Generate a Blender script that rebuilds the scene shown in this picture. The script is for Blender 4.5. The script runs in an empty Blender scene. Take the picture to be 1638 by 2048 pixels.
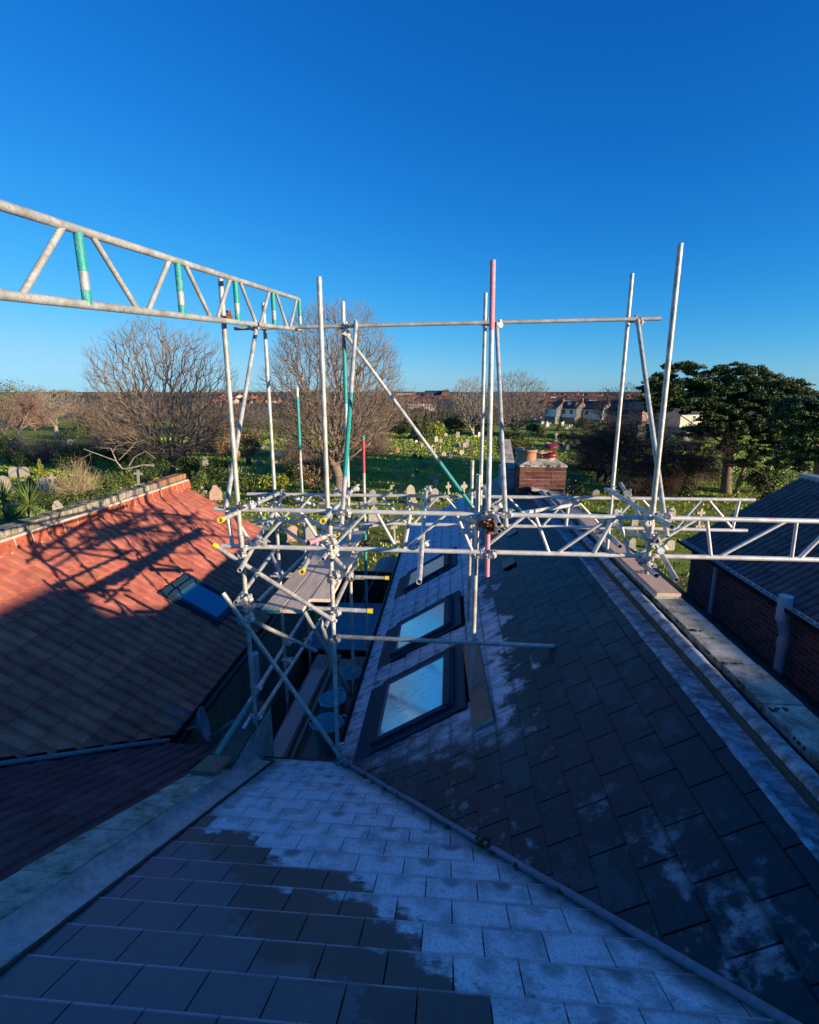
import bpy, bmesh, math, random
from mathutils import Vector, Matrix, noise
random.seed(7)
C = bpy.context.scene.collection
sc = bpy.context.scene
# ---------------------------------------------------------------- camera, sky, sun, exposure
FPX, HY, VX = 1020.0, 788.0, 900.0
TH = math.atan((1024-HY)/FPX); PSI = math.atan((VX-819)*math.cos(TH)/FPX)
cam = bpy.data.cameras.new('camera'); camo = bpy.data.objects.new('camera', cam); C.objects.link(camo)
cam.sensor_fit = 'HORIZONTAL'; cam.sensor_width = 36; cam.lens = 36*FPX/1638; cam.clip_end = 4000; cam.clip_start = .05
camo.rotation_euler = (math.pi/2-TH, 0, PSI); sc.camera = camo
SUN_AZ = math.atan2(.875, -.46)           # compass angle of the sun, from +Y towards +X
SUN_EL = math.radians(9.3)
w = bpy.data.worlds.new('World'); sc.world = w; w.use_nodes = True
nt = w.node_tree; bg = nt.nodes['Background']
sky = nt.nodes.new('ShaderNodeTexSky'); sky.sky_type = 'NISHITA'; sky.sun_disc = False
sky.sun_elevation = SUN_EL; sky.sun_rotation = SUN_AZ; sky.altitude = 0; sky.air_density = 1.0; sky.dust_density = .2; sky.ozone_density = 4.0
# the camera's rendering of sky colours: one fixed curve per channel, the same in every direction
def mth(op, a, b):
    n = nt.nodes.new('ShaderNodeMath'); n.operation = op
    for i, v in enumerate((a, b)):
        if isinstance(v, (int, float)): n.inputs[i].default_value = v
        else: nt.links.new(v, n.inputs[i])
    return n.outputs[0]
spl = nt.nodes.new('ShaderNodeSeparateColor'); nt.links.new(sky.outputs[0], spl.inputs[0]); cmb = nt.nodes.new('ShaderNodeCombineColor')
def soft(v, cap, g): return mth('DIVIDE', mth('MULTIPLY', v, g), mth('POWER', mth('ADD', mth('POWER', mth('DIVIDE', v, cap), 3), 1), .3333))   # highlights roll off at cap
nt.links.new(soft(mth('MULTIPLY', mth('POWER', spl.outputs[0], 2.2), .16), 1.7, .95), cmb.inputs[0])
nt.links.new(soft(mth('ADD', mth('MULTIPLY', mth('POWER', spl.outputs[1], 1.1), .49), mth('MULTIPLY', mth('POWER', spl.outputs[0], 1.5), .25)), 3.4, 1.0), cmb.inputs[1])
nt.links.new(soft(mth('ADD', mth('MULTIPLY', spl.outputs[2], .99), mth('MULTIPLY', spl.outputs[0], .50)), 4.9, .98), cmb.inputs[2])
nt.links.new(cmb.outputs[0], bg.inputs[0]); bg.inputs[1].default_value = .142
sun = bpy.data.lights.new('sun', 'SUN'); sun.energy = 4.7; sun.angle = math.radians(.55); sun.color = (1, .80, .57)
suno = bpy.data.objects.new('sun', sun); C.objects.link(suno)
sdir = Vector((math.sin(SUN_AZ)*math.cos(SUN_EL), math.cos(SUN_AZ)*math.cos(SUN_EL), math.sin(SUN_EL)))
suno.rotation_euler = sdir.to_track_quat('Z', 'Y').to_euler()
sc.view_settings.view_transform = 'Standard'; sc.view_settings.look = 'None'; sc.view_settings.gamma = 1
sc.view_settings.use_curve_mapping = False; sc.view_settings.exposure = 0.76
# ---------------------------------------------------------------- measuring: a photo pixel and one known coordinate give a point of the place
FW = Vector((-math.sin(PSI)*math.cos(TH), math.cos(PSI)*math.cos(TH), -math.sin(TH)))
RT = Vector((math.cos(PSI), math.sin(PSI), 0)); UP = RT.cross(FW)
def ray(x, y): return FW*FPX + RT*(x-819) - UP*(y-1024)
def aY(x, y, Y): r = ray(x, y); return r*(Y/r.y)
def aX(x, y, X): r = ray(x, y); return r*(X/r.x)
def aZ(x, y, Z): r = ray(x, y); return r*(Z/r.z)
GZ = -8.5
def gnd(x, y): return aZ(x, y, GZ)
def proj(P): d = P.dot(FW); return (819+FPX*P.dot(RT)/d, 1024-FPX*P.dot(UP)/d, d)
# ---------------------------------------------------------------- object helpers
WO = {}
def worg(o): return WO.get(o.name, Vector((0, 0, 0))) if o else Vector((0, 0, 0))
def tag(o, label=None, cat=None, group=None, kind=None):
    if label: o['label'] = label
    if cat: o['category'] = cat
    if group: o['group'] = group
    if kind: o['kind'] = kind
    return o
def thing(name, loc, label, cat, group=None):
    o = bpy.data.objects.new(name, None); C.objects.link(o); o.location = loc; WO[o.name] = Vector(loc)
    o.empty_display_size = .1
    return tag(o, label, cat, group)
def place(name, me, parent, M):
    """link an object for mesh me with world matrix M (parents are never rotated)"""
    o = bpy.data.objects.new(name, me); C.objects.link(o)
    p = worg(parent); WO[o.name] = M.translation.copy()
    M = M.copy(); M.translation = M.translation - p
    o.parent = parent; o.matrix_local = M
    return o
class MB:
    def __init__(s): s.v = []; s.f = []; s.m = []; s.smooth = []
    def add(s, vs, fs, m=0, sm=False):
        b = len(s.v); s.v += [tuple(v) for v in vs]
        for f in fs: s.f.append([i+b for i in f]); s.m.append(m); s.smooth.append(sm)
        return s
    def box(s, c, size, R=None, m=0):
        c = Vector(c); h = Vector(size)/2; vs = []
        for sx in (-1, 1):
            for sy in (-1, 1):
                for sz in (-1, 1):
                    v = Vector((sx*h.x, sy*h.y, sz*h.z)); vs.append(c + (R @ v if R else v))
        return s.add(vs, [(0, 1, 3, 2), (4, 6, 7, 5), (0, 4, 5, 1), (2, 3, 7, 6), (0, 2, 6, 4), (1, 5, 7, 3)], m)
    def span(s, a, b, m=0):
        a = Vector(a); b = Vector(b); return s.box((a+b)/2, (abs(b.x-a.x), abs(b.y-a.y), abs(b.z-a.z)), None, m)
    def poly(s, pts, m=0): return s.add(pts, [tuple(range(len(pts)))], m)
    def tube(s, a, b, r, r2=None, n=10, m=0, caps=True, sm=True, wall=0):
        a = Vector(a); b = Vector(b); r2 = r if r2 is None else r2
        d = (b-a).normalized(); q = d.to_track_quat('Z', 'Y'); vs = []
        for p, rr in ((a, r), (b, r2)):
            for i in range(n):
                t = 2*math.pi*i/n; vs.append(p + q @ Vector((math.cos(t)*rr, math.sin(t)*rr, 0)))
        fs = [(i, (i+1) % n, n+(i+1) % n, n+i) for i in range(n)]
        s.add(vs, fs, m, sm)
        if wall:
            vs = []
            for p, rr in ((a, r), (b, r2), (a, r-wall), (b, r2-wall)):
                for i in range(n):
                    t = 2*math.pi*i/n; vs.append(p + q @ Vector((math.cos(t)*rr, math.sin(t)*rr, 0)))
            fs = []
            for i in range(n):
                j = (i+1) % n
                fs += [(j, i, 2*n+i, 2*n+j), (n+i, n+j, 3*n+j, 3*n+i)]
            s.add(vs, fs, m)
            fs = [(2*n+j, 2*n+i, 3*n+i, 3*n+j) for i in range(n) for j in [(i+1) % n]]
            s.add(vs, fs, m, True)
        elif caps:
            s.add([vs[i] for i in range(n)], [tuple(reversed(range(n)))], m); s.add(vs[n:], [tuple(range(n))], m)
        return s
    def path(s, pts, r, n=8, m=0):
        for i in range(len(pts)-1): s.tube(pts[i], pts[i+1], r, n=n, m=m, caps=(i in (0, len(pts)-2)))
        return s
    def lathe(s, c, prof, n=20, m=0, q=None, closed=False):
        c = Vector(c); vs = []
        for (r, z) in prof:
            for i in range(n):
                t = 2*math.pi*i/n; v = Vector((r*math.cos(t), r*math.sin(t), z)); vs.append(c + (q @ v if q else v))
        fs = []
        for k in range(len(prof)-1):
            for i in range(n): fs.append((k*n+i, k*n+(i+1) % n, (k+1)*n+(i+1) % n, (k+1)*n+i))
        s.add(vs, fs, m, True)
        return s
    def ext(s, pts, depth, M, m=0):
        """2D outline (x,z) extruded along y by depth, placed by matrix M"""
        n = len(pts)
        vs = [M @ Vector((x, -depth/2, z)) for x, z in pts] + [M @ Vector((x, depth/2, z)) for x, z in pts]
        fs = [tuple(range(n)), tuple(reversed(range(n, 2*n)))] + [(i, i+n, (i+1) % n+n, (i+1) % n) for i in range(n)]
        return s.add(vs, fs, m)
    def mesh(s, name, mats, org=(0, 0, 0)):
        org = Vector(org); me = bpy.data.meshes.new(name)
        me.from_pydata([tuple(Vector(v)-org) for v in s.v], [], s.f)
        for mt in (mats if isinstance(mats, (list, tuple)) else [mats]): me.materials.append(mt)
        me.polygons.foreach_set('material_index', s.m); me.polygons.foreach_set('use_smooth', s.smooth)
        me.update(); return me
    def build(s, name, mats, parent=None, org=None, fix=False):
        if org is None: org = worg(parent) if parent else Vector((0, 0, 0))
        me = s.mesh(name, mats, org)
        if fix:
            bm = bmesh.new(); bm.from_mesh(me); bmesh.ops.recalc_face_normals(bm, faces=bm.faces[:]); bm.to_mesh(me); bm.free()
        return place(name, me, parent, Matrix.Translation(Vector(org)))
# ---------------------------------------------------------------- materials
MT = {}
def mat(name, col, rough=.7, metal=0, spec=.5, var=.25, scale=6, bump=.3, col2=None, nscale2=None, dist=.01, obj=False, ramp=(.35, .65), streak=None, rnd=0, island=0):
    """procedural material: base colour broken up by two noises, optional second colour, bump and per-object variation"""
    m = bpy.data.materials.new(name); m.use_nodes = True; t = m.node_tree; N = t.nodes; L = t.links
    b = N['Principled BSDF']; b.inputs['Roughness'].default_value = rough; b.inputs['Metallic'].default_value = metal; b.inputs['Specular IOR Level'].default_value = spec
    tc = N.new('ShaderNodeTexCoord')
    if obj: src = tc.outputs['Object']
    else: g = N.new('ShaderNodeNewGeometry'); src = g.outputs['Position']
    if streak:
        mp = N.new('ShaderNodeMapping'); mp.inputs['Scale'].default_value = streak; L.new(src, mp.inputs[0]); src = mp.outputs[0]
    n1 = N.new('ShaderNodeTexNoise'); n1.inputs['Scale'].default_value = scale; n1.inputs['Detail'].default_value = 6; n1.inputs['Roughness'].default_value = .65; L.new(src, n1.inputs['Vector'])
    rp = N.new('ShaderNodeValToRGB'); rp.color_ramp.elements[0].position = ramp[0]; rp.color_ramp.elements[1].position = ramp[1]
    c2 = col2 or tuple(c*(1-var) for c in col); c1 = col if col2 else tuple(min(1, c*(1+var)) for c in col)
    rp.color_ramp.elements[0].color = (*c2, 1); rp.color_ramp.elements[1].color = (*c1, 1); L.new(n1.outputs[0], rp.inputs[0]); out = rp.outputs[0]
    n2 = N.new('ShaderNodeTexNoise'); n2.inputs['Scale'].default_value = nscale2 or scale*7; n2.inputs['Detail'].default_value = 4; L.new(src, n2.inputs['Vector'])
    mx = N.new('ShaderNodeMix'); mx.data_type = 'RGBA'; mx.blend_type = 'OVERLAY'; mx.inputs[0].default_value = .45
    L.new(out, mx.inputs[6]); L.new(n2.outputs[0], mx.inputs[7]); out = mx.outputs[2]
    if rnd or island:
        hv = N.new('ShaderNodeHueSaturation'); mr = N.new('ShaderNodeMapRange')
        if island: gi = N.new('ShaderNodeNewGeometry'); L.new(gi.outputs['Random Per Island'], mr.inputs[0]); a = island
        else: oi = N.new('ShaderNodeObjectInfo'); L.new(oi.outputs['Random'], mr.inputs[0]); a = rnd
        mr.inputs[3].default_value = 1-a; mr.inputs[4].default_value = 1+a; L.new(mr.outputs[0], hv.inputs['Value']); L.new(out, hv.inputs['Color']); out = hv.outputs[0]
    L.new(out, b.inputs['Base Color'])
    if bump:
        bp = N.new('ShaderNodeBump'); bp.inputs['Strength'].default_value = bump; bp.inputs['Distance'].default_value = dist; L.new(n2.outputs[0], bp.inputs['Height']); L.new(bp.outputs[0], b.inputs['Normal'])
    MT[name] = m; return m
class NG:
    """little helper for longer node graphs"""
    def __init__(s, m): s.t = m.node_tree; s.N = s.t.nodes; s.L = s.t.links
    def new(s, t, **k):
        n = s.N.new(t)
        for a, v in k.items(): setattr(n, a, v)
        return n
    def math(s, op, a, b=None, c=None, clamp=False):
        n = s.new('ShaderNodeMath', operation=op); n.use_clamp = clamp
        for i, v in enumerate((a, b, c)):
            if v is None: continue
            if isinstance(v, (int, float)): n.inputs[i].default_value = v
            else: s.L.new(v, n.inputs[i])
        return n.outputs[0]
    def noise(s, vec, scale, detail=5, rough=.6, out=0):
        n = s.new('ShaderNodeTexNoise'); n.inputs['Scale'].default_value = scale; n.inputs['Detail'].default_value = detail; n.inputs['Roughness'].default_value = rough
        if vec: s.L.new(vec, n.inputs['Vector'])
        return n.outputs[out]
    def ss(s, v, a, b):
        n = s.new('ShaderNodeMapRange', interpolation_type='SMOOTHSTEP'); s.L.new(v, n.inputs[0]); n.inputs[1].default_value = a; n.inputs[2].default_value = b; return n.outputs[0]
    def mix(s, f, a, b, mode='MIX'):
        n = s.new('ShaderNodeMix', data_type='RGBA', blend_type=mode)
        if isinstance(f, (int, float)): n.inputs[0].default_value = f
        else: s.L.new(f, n.inputs[0])
        for i, v in ((6, a), (7, b)):
            if isinstance(v, tuple): n.inputs[i].default_value = (*v, 1)
            else: s.L.new(v, n.inputs[i])
        return n.outputs[2]
def slate_material(name, which):
    """dark slate; rime frost lies on the parts of the roof that the morning has not warmed, thinner over joints and nail heads"""
    m = bpy.data.materials.new(name); m.use_nodes = True; g = NG(m); b = g.N['Principled BSDF']
    geo = g.new('ShaderNodeNewGeometry'); pos = geo.outputs['Position']; sp = g.new('ShaderNodeSeparateXYZ'); g.L.new(pos, sp.inputs[0]); X, Y = sp.outputs[0], sp.outputs[1]
    uvn = g.new('ShaderNodeUVMap'); uvn.uv_map = 'local'; so = g.new('ShaderNodeSeparateXYZ'); g.L.new(uvn.outputs[0], so.inputs[0]); u, v = so.outputs[0], so.outputs[1]
    oi = g.new('ShaderNodeObjectInfo'); rnd = g.math('FRACT', g.math('ADD', oi.outputs['Random'], geo.outputs['Random Per Island']))
    nbig = g.noise(pos, 1.1, 3); nmid = g.noise(pos, 5, 6, .7); nfine = g.noise(pos, 60, 6, .75); nsp = g.noise(pos, 170, 3, .8)
    if which == 'front':
        # signed distance to the melt line across the roof
        k = g.math('SUBTRACT', g.math('ADD', g.math('MULTIPLY', X, .635), g.math('MULTIPLY', Y, .77)), 1.45)
        k = g.math('ADD', k, g.math('MULTIPLY', g.math('SUBTRACT', nbig, .5), .45))
        k = g.math('ADD', k, g.math('MULTIPLY', g.math('SUBTRACT', nmid, .5), .62))
        k = g.math('ADD', k, g.math('MULTIPLY', g.math('SUBTRACT', rnd, .5), .42))
        melt = g.math('MULTIPLY', g.ss(k, -.03, .08), g.math('ADD', .66, g.math('MULTIPLY', g.ss(g.noise(pos, 3.3, 5, .7), .36, .52), .34)))
        k2 = g.math('SUBTRACT', 3.565, g.math('ADD', Y, g.math('MULTIPLY', X, 1.273)))   # distance from the valley, where it thins out again
        melt = g.math('MULTIPLY', melt, g.ss(g.math('ADD', k2, g.math('MULTIPLY', nmid, .5)), .25, .62))
        melt = g.math('MULTIPLY', melt, g.ss(g.math('ADD', X, g.math('MULTIPLY', nmid, .3)), -1.88, -1.62))
        wet = g.ss(k, -.36, -.335)
        dens = .95
    else:
        k = g.math('SUBTRACT', .72, X)
        k = g.math('ADD', k, g.math('MULTIPLY', g.math('SUBTRACT', nbig, .5), .8))
        k = g.math('ADD', k, g.math('MULTIPLY', g.math('SUBTRACT', nmid, .5), .8))
        k = g.math('ADD', k, g.math('MULTIPLY', g.math('SUBTRACT', rnd, .5), .25))
        melt = g.math('MULTIPLY', g.ss(k, -.04, .12), g.ss(g.math('ADD', g.math('ADD', Y, g.math('MULTIPLY', X, .45)), g.math('MULTIPLY', nmid, 1.6)), 5.0, 5.9))
        # patches that linger near the valley
        vd = g.math('SUBTRACT', g.math('ADD', Y, g.math('MULTIPLY', X, 1.273)), 3.565)
        k3 = g.math('SUBTRACT', g.math('ADD', g.math('MULTIPLY', nbig, .8), g.math('MULTIPLY', nmid, .9)), .97)
        near = g.math('SUBTRACT', 1, g.ss(vd, .45, 1.5))
        melt = g.math('MAXIMUM', melt, g.math('MULTIPLY', g.math('MULTIPLY', g.ss(k3, -.04, .09), near), .42))
        mps = g.new('ShaderNodeMapping'); mps.inputs['Scale'].default_value = (1, 5, 1); g.L.new(pos, mps.inputs[0])
        melt = g.math('MULTIPLY', melt, g.math('ADD', .58, g.math('MULTIPLY', g.ss(g.noise(mps.outputs[0], 2.6, 5, .65), .38, .56), .42)))
        wet = g.ss(g.math('ADD', g.math('MULTIPLY', nbig, .6), g.math('MULTIPLY', nmid, .7)), .60, .625)
        dens = .95
    # thinner over the edges of each slate
    edge = g.ss(g.math('ADD', g.math('ABSOLUTE', v), g.math('MULTIPLY', nmid, .05)), .115, .155)
    spot = g.math('SUBTRACT', 1, g.ss(g.math('ADD', g.math('ADD', g.math('MULTIPLY', u, g.math('MULTIPLY', u, 60)), g.math('MULTIPLY', g.math('POWER', g.math('ADD', v, .1), 2), 40)), g.math('MULTIPLY', nmid, .6)), .3, .75))
    r2 = g.math('FRACT', g.math('MULTIPLY', rnd, 13.7)); r3 = g.math('FRACT', g.math('MULTIPLY', rnd, 41.3))
    us = g.math('SUBTRACT', g.math('ABSOLUTE', u), .15)   # meltwater marks gather over the joints of the course below
    jn = g.math('SUBTRACT', 1, g.ss(g.math('ADD', g.math('MULTIPLY', g.math('ABSOLUTE', g.math('ADD', us, g.math('MULTIPLY', r2, .03))), 9), g.math('MULTIPLY', nmid, 1.1)), .45, 1.1))
    thin = g.math('MAXIMUM', g.math('MULTIPLY', edge, g.math('ADD', .35, g.math('MULTIPLY', r3, .5))), g.math('MULTIPLY', spot, g.math('MULTIPLY', r2, .75)))
    thin = g.math('MAXIMUM', thin, g.math('MULTIPLY', jn, g.math('MULTIPLY', r3, .35)))
    thin = g.math('MAXIMUM', thin, g.math('MULTIPLY', g.ss(g.noise(pos, 14, 5, .7), .55, .72), .55))
    fr = g.math('MULTIPLY', melt, g.math('SUBTRACT', 1, thin), clamp=True)
    gr = g.ss(g.math('ADD', g.math('MULTIPLY', nfine, .8), g.math('MULTIPLY', nsp, .5)), .52, .72)
    fr = g.math('MULTIPLY', g.math('MULTIPLY', fr, g.math('ADD', .62, g.math('MULTIPLY', gr, .38))), dens, clamp=True)
    # stray crystals round the melt line
    stray = g.math('MULTIPLY', g.ss(nsp, .66, .74), g.math('MULTIPLY', g.ss(nmid, .45, .6), wet))
    fr = g.math('MAXIMUM', fr, g.math('MULTIPLY', stray, .5))
    mp = g.new('ShaderNodeMapping'); mp.inputs['Scale'].default_value = (9, 1.2, 9); g.L.new(uvn.outputs[0], mp.inputs[0])
    va = g.new('ShaderNodeVectorMath', operation='ADD'); g.L.new(mp.outputs[0], va.inputs[0]); g.L.new(g.math('MULTIPLY', rnd, 37), va.inputs[1])
    strk = g.noise(va.outputs[0], 4, 5)
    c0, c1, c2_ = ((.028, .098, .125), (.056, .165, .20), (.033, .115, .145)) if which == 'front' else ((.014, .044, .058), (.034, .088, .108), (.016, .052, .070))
    base = g.mix(g.math('MULTIPLY', strk, .9), c0, c1)
    base = g.mix(g.math('MULTIPLY', rnd, .55), base, c2_)
    dark = g.math('MULTIPLY', wet, .62)
    base = g.mix(dark, base, (.022, .046, .048) if which == 'front' else (.009, .026, .032))
    if which == 'front':   # pale dusty line along each lower edge
        tail = g.math('MULTIPLY', g.math('SUBTRACT', 1, g.ss(g.math('ADD', v, .131), .004, .020)), g.math('ADD', .35, g.math('MULTIPLY', g.ss(nmid, .36, .55), .65))); base = g.mix(g.math('MULTIPLY', tail, .9), base, (.30, .36, .41))
    else:   # shadow gaps at the laps and lower-edge risers, painted in as dark lines
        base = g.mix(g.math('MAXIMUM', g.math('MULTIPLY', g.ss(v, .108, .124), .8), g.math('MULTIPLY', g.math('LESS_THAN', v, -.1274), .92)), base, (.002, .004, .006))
    fcol = g.mix(nfine, (.62, .74, .84), (.86, .92, .96))
    g.L.new(g.mix(fr, base, fcol), b.inputs['Base Color'])
    r = g.math('ADD', .42, g.math('MULTIPLY', fr, .5)); g.L.new(r, b.inputs['Roughness']); b.inputs['Specular IOR Level'].default_value = .18
    h = g.math('ADD', g.math('MULTIPLY', nfine, g.math('ADD', .25, fr)), g.math('MULTIPLY', strk, .5))
    bp = g.new('ShaderNodeBump'); bp.inputs['Strength'].default_value = .45; bp.inputs['Distance'].default_value = .006; g.L.new(h, bp.inputs['Height']); g.L.new(bp.outputs[0], b.inputs['Normal'])
    MT[name] = m
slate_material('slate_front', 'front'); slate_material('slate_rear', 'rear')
mat('felt', (.015, .016, .018), .95)
mat('galv', (.50, .50, .45), .52, .25, var=.34, scale=9, bump=.25, nscale2=70, rnd=.16, dist=.002)
mat('alu', (.66, .66, .62), .45, .3, var=.2, scale=9, bump=.2, nscale2=80, rnd=.06, dist=.002)
mat('dullsteel', (.42, .42, .39), .55, .25, var=.3, scale=5, bump=.3, nscale2=50, dist=.002)
mat('clip', (.56, .56, .52), .45, .35, var=.25, scale=30, bump=.4, dist=.002, rnd=.2)
mat('rusty', (.22, .10, .055), .8, .2, var=.4, scale=40)
mat('teal', (.02, .30, .27), .5, 0, var=.3, scale=14, col2=(.25, .42, .38), ramp=(.3, .42))
mat('pink', (.62, .24, .30), .5, 0, var=.15, scale=20, col2=(.55, .36, .36), ramp=(.3, .5))
mat('red_paint', (.50, .05, .06), .5, 0, var=.25, scale=20)
mat('yellow', (.85, .62, .03), .45, 0, var=.06, scale=20)
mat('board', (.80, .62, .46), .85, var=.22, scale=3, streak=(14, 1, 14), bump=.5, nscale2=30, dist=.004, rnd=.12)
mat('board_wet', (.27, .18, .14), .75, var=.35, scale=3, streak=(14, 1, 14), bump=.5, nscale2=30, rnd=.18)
mat('board_pink', (.50, .30, .26), .85, var=.15, scale=3, streak=(14, 1, 14), bump=.4, nscale2=30, rnd=.1)
mat('board_top', (.70, .45, .31), .8, var=.15, scale=3, streak=(14, 1, 14), bump=.4, nscale2=30)
mat('board_end', (.30, .42, .38), .7, var=.3, scale=40)
mat('plank', (.24, .17, .12), .85, var=.2, scale=3, streak=(10, 2, 10), bump=.4, nscale2=30)
mat('lead', (.34, .375, .40), .5, .25, var=.35, scale=5, bump=.5, nscale2=22, dist=.01, col2=(.20, .22, .24), ramp=(.3, .5))
mat('lead_white', (.44, .48, .52), .6, .1, scale=2.6, bump=.4, nscale2=14, dist=.008, col2=(.12, .135, .15), ramp=(.40, .62), streak=(2, 5, 2))
mat('mortar', (.33, .31, .28), .95, var=.3, scale=9, bump=.5)
mat('cream_mortar', (.55, .47, .38), .95, var=.2, scale=14, bump=.4)
mat('concrete', (.52, .49, .41), .95, scale=7, bump=.9, nscale2=90, dist=.008, col2=(.17, .17, .12), ramp=(.36, .60), rnd=.12)
mat('concrete_dark', (.10, .10, .085), .95, scale=7, bump=.8, nscale2=60, col2=(.05, .06, .035), ramp=(.3, .6))
mat('moss', (.07, .09, .025), 1, var=.5, scale=40, bump=1, dist=.02)
mat('red_tile', (.55, .20, .13), .88, scale=4, bump=.55, nscale2=120, dist=.003, col2=(.42, .12, .09), ramp=(.38, .62), rnd=.17, spec=.15)
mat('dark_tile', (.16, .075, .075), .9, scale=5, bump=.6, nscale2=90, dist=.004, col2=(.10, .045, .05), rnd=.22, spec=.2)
mat('brown_tile', (.19, .125, .11), .7, scale=5, bump=.6, nscale2=90, dist=.004, col2=(.12, .08, .08), rnd=.15, spec=.3)
mat('grey_tile', (.13, .13, .15), .8, scale=5, bump=.6, nscale2=90, dist=.004, rnd=.1)
mat('red_brick', (.50, .14, .08), .9, scale=10, bump=.7, nscale2=80, dist=.004, col2=(.30, .08, .05), rnd=.14, spec=.15)
mat('chim_brick', (.19, .075, .055), .92, scale=14, bump=.8, nscale2=90, dist=.006, col2=(.10, .055, .045), ramp=(.35, .6), rnd=.35, spec=.15)
mat('coping_brick', (.40, .34, .25), .95, scale=12, bump=1, nscale2=70, dist=.01, col2=(.17, .17, .10), ramp=(.3, .6), rnd=.2)
mat('coping_orange', (.42, .20, .10), .95, scale=12, bump=.8, nscale2=70, dist=.01, col2=(.25, .15, .08), rnd=.2)
mat('terracotta', (.45, .24, .13), .85, scale=8, bump=.4, col2=(.42, .22, .11), nscale2=60)
mat('buff_pot', (.42, .36, .24), .9, scale=8, bump=.5, col2=(.30, .28, .18))
mat('cream_pot', (.66, .58, .42), .85, scale=8, bump=.4, col2=(.45, .40, .30))
mat('cowl_red', (.24, .018, .026), .4, var=.2, scale=12)
mat('black_plastic', (.012, .013, .016), .35, var=.2)
mat('grey_frame', (.018, .045, .075), .6, .0, var=.15, spec=.15)
mat('white_pvc', (.62, .64, .66), .4, var=.08)
mat('blue_grey', (.16, .20, .24), .6, var=.15, scale=4)
mat('white_wood', (.50, .50, .50), .7, scale=5, col2=(.30, .30, .30))
mat('flat_roof', (.30, .34, .38), .7, var=.12, scale=2)
mat('dark_wood', (.045, .025, .018), .8, var=.3, scale=4, streak=(1, 1, 14))
mat('tub', (.08, .48, .54), .45, var=.12, scale=6)
mat('dish', (.22, .25, .29), .5, var=.1)
mat('bark', (.28, .22, .16), .95, scale=3, bump=1, nscale2=14, dist=.05, col2=(.17, .13, .09))
mat('bark_pale', (.50, .43, .34), .95, scale=3, bump=1, nscale2=14, dist=.05, col2=(.22, .18, .14))
mat('bark_pink', (.40, .29, .24), .95, scale=3, bump=1, nscale2=14, dist=.05, col2=(.17, .11, .09))
mat('bark_dark', (.075, .05, .045), .95, scale=3, bump=1, nscale2=14, dist=.05, col2=(.045, .03, .03))
mat('twig', (.22, .165, .125), .95, var=.2, scale=1, island=.35, bump=0)
mat('twig_pale', (.34, .28, .215), .95, var=.2, scale=1, island=.35, bump=0)
mat('twig_red', (.27, .17, .13), .95, var=.2, scale=1, island=.35, bump=0)
mat('twig_dark', (.07, .045, .04), .95, var=.2, scale=1, island=.3, bump=0)
mat('twig_tan', (.45, .35, .20), .95, var=.2, scale=1, island=.35, bump=0)
def leafmat(n, c): mat(n, c, .65, var=.35, scale=.9, island=.55, bump=0, spec=.25)
leafmat('leaf_dark', (.045, .075, .025)); leafmat('leaf_mid', (.085, .12, .03)); leafmat('leaf_yellow', (.24, .27, .035)); leafmat('leaf_olive', (.13, .14, .05))
leafmat('leaf_brown', (.18, .135, .07)); leafmat('needle', (.05, .085, .032)); leafmat('needle_light', (.14, .18, .055)); leafmat('yucca_leaf', (.13, .19, .05)); leafmat('leaf_blue', (.06, .10, .07))
# ground, gravestones
def grass_material():
    m = bpy.data.materials.new('grass_ground'); m.use_nodes = True; g = NG(m); b = g.N['Principled BSDF']
    geo = g.new('ShaderNodeNewGeometry'); pos = geo.outputs['Position']
    a = g.noise(pos, .12, 5); c = g.noise(pos, 1.3, 6, .7); f = g.noise(pos, 9, 5, .8)
    col = g.mix(g.ss(c, .35, .65), (.21, .27, .04), (.36, .40, .075))
    col = g.mix(g.ss(a, .52, .66), col, (.17, .165, .05)); col = g.mix(g.ss(f, .60, .72), col, (.06, .085, .015))
    g.L.new(col, b.inputs['Base Color']); b.inputs['Roughness'].default_value = .9; b.inputs['Specular IOR Level'].default_value = .1
    bp = g.new('ShaderNodeBump'); bp.inputs['Strength'].default_value = 1; bp.inputs['Distance'].default_value = .22; g.L.new(g.math('ADD', c, g.math('MULTIPLY', f, .5)), bp.inputs['Height']); g.L.new(bp.outputs[0], b.inputs['Normal'])
    MT['grass_ground'] = m
grass_material()
mat('grass_blade', (.26, .33, .05), .7, var=.3, scale=.5, island=.45, bump=0, spec=.2)
for n, c in (('stone_cream', (.35, .31, .245)), ('stone_grey', (.27, .26, .23)), ('stone_dark', (.06, .06, .06)), ('stone_white', (.78, .76, .72)), ('stone_red', (.34, .16, .11)), ('stone_pink', (.42, .27, .22))):
    mat(n, c, .9, scale=5, var=.2, bump=.6, nscale2=30, dist=.02, rnd=.12)
mat('far_brick', (.28, .12, .075), .9, var=.25, scale=.4, bump=0, rnd=.25)
mat('far_roof', (.17, .07, .05), .9, var=.3, scale=.4, bump=0, rnd=.3)
mat('far_slate', (.05, .055, .065), .8, var=.2, scale=.4, bump=0, rnd=.2)
mat('render_white', (.72, .73, .74), .85, var=.06, scale=.6, bump=0)
mat('render_cream', (.55, .47, .36), .85, var=.08, scale=.6, bump=0)
mat('flint', (.20, .19, .18), .9, var=.4, scale=3, bump=.5)
mat('hill', (.055, .05, .03), .95, scale=.03, bump=1, nscale2=.3, dist=1.5, col2=(.035, .045, .02))
mat('pink_wall', (.26, .17, .15), .9, var=.3, scale=1.2, bump=.4)
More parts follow.
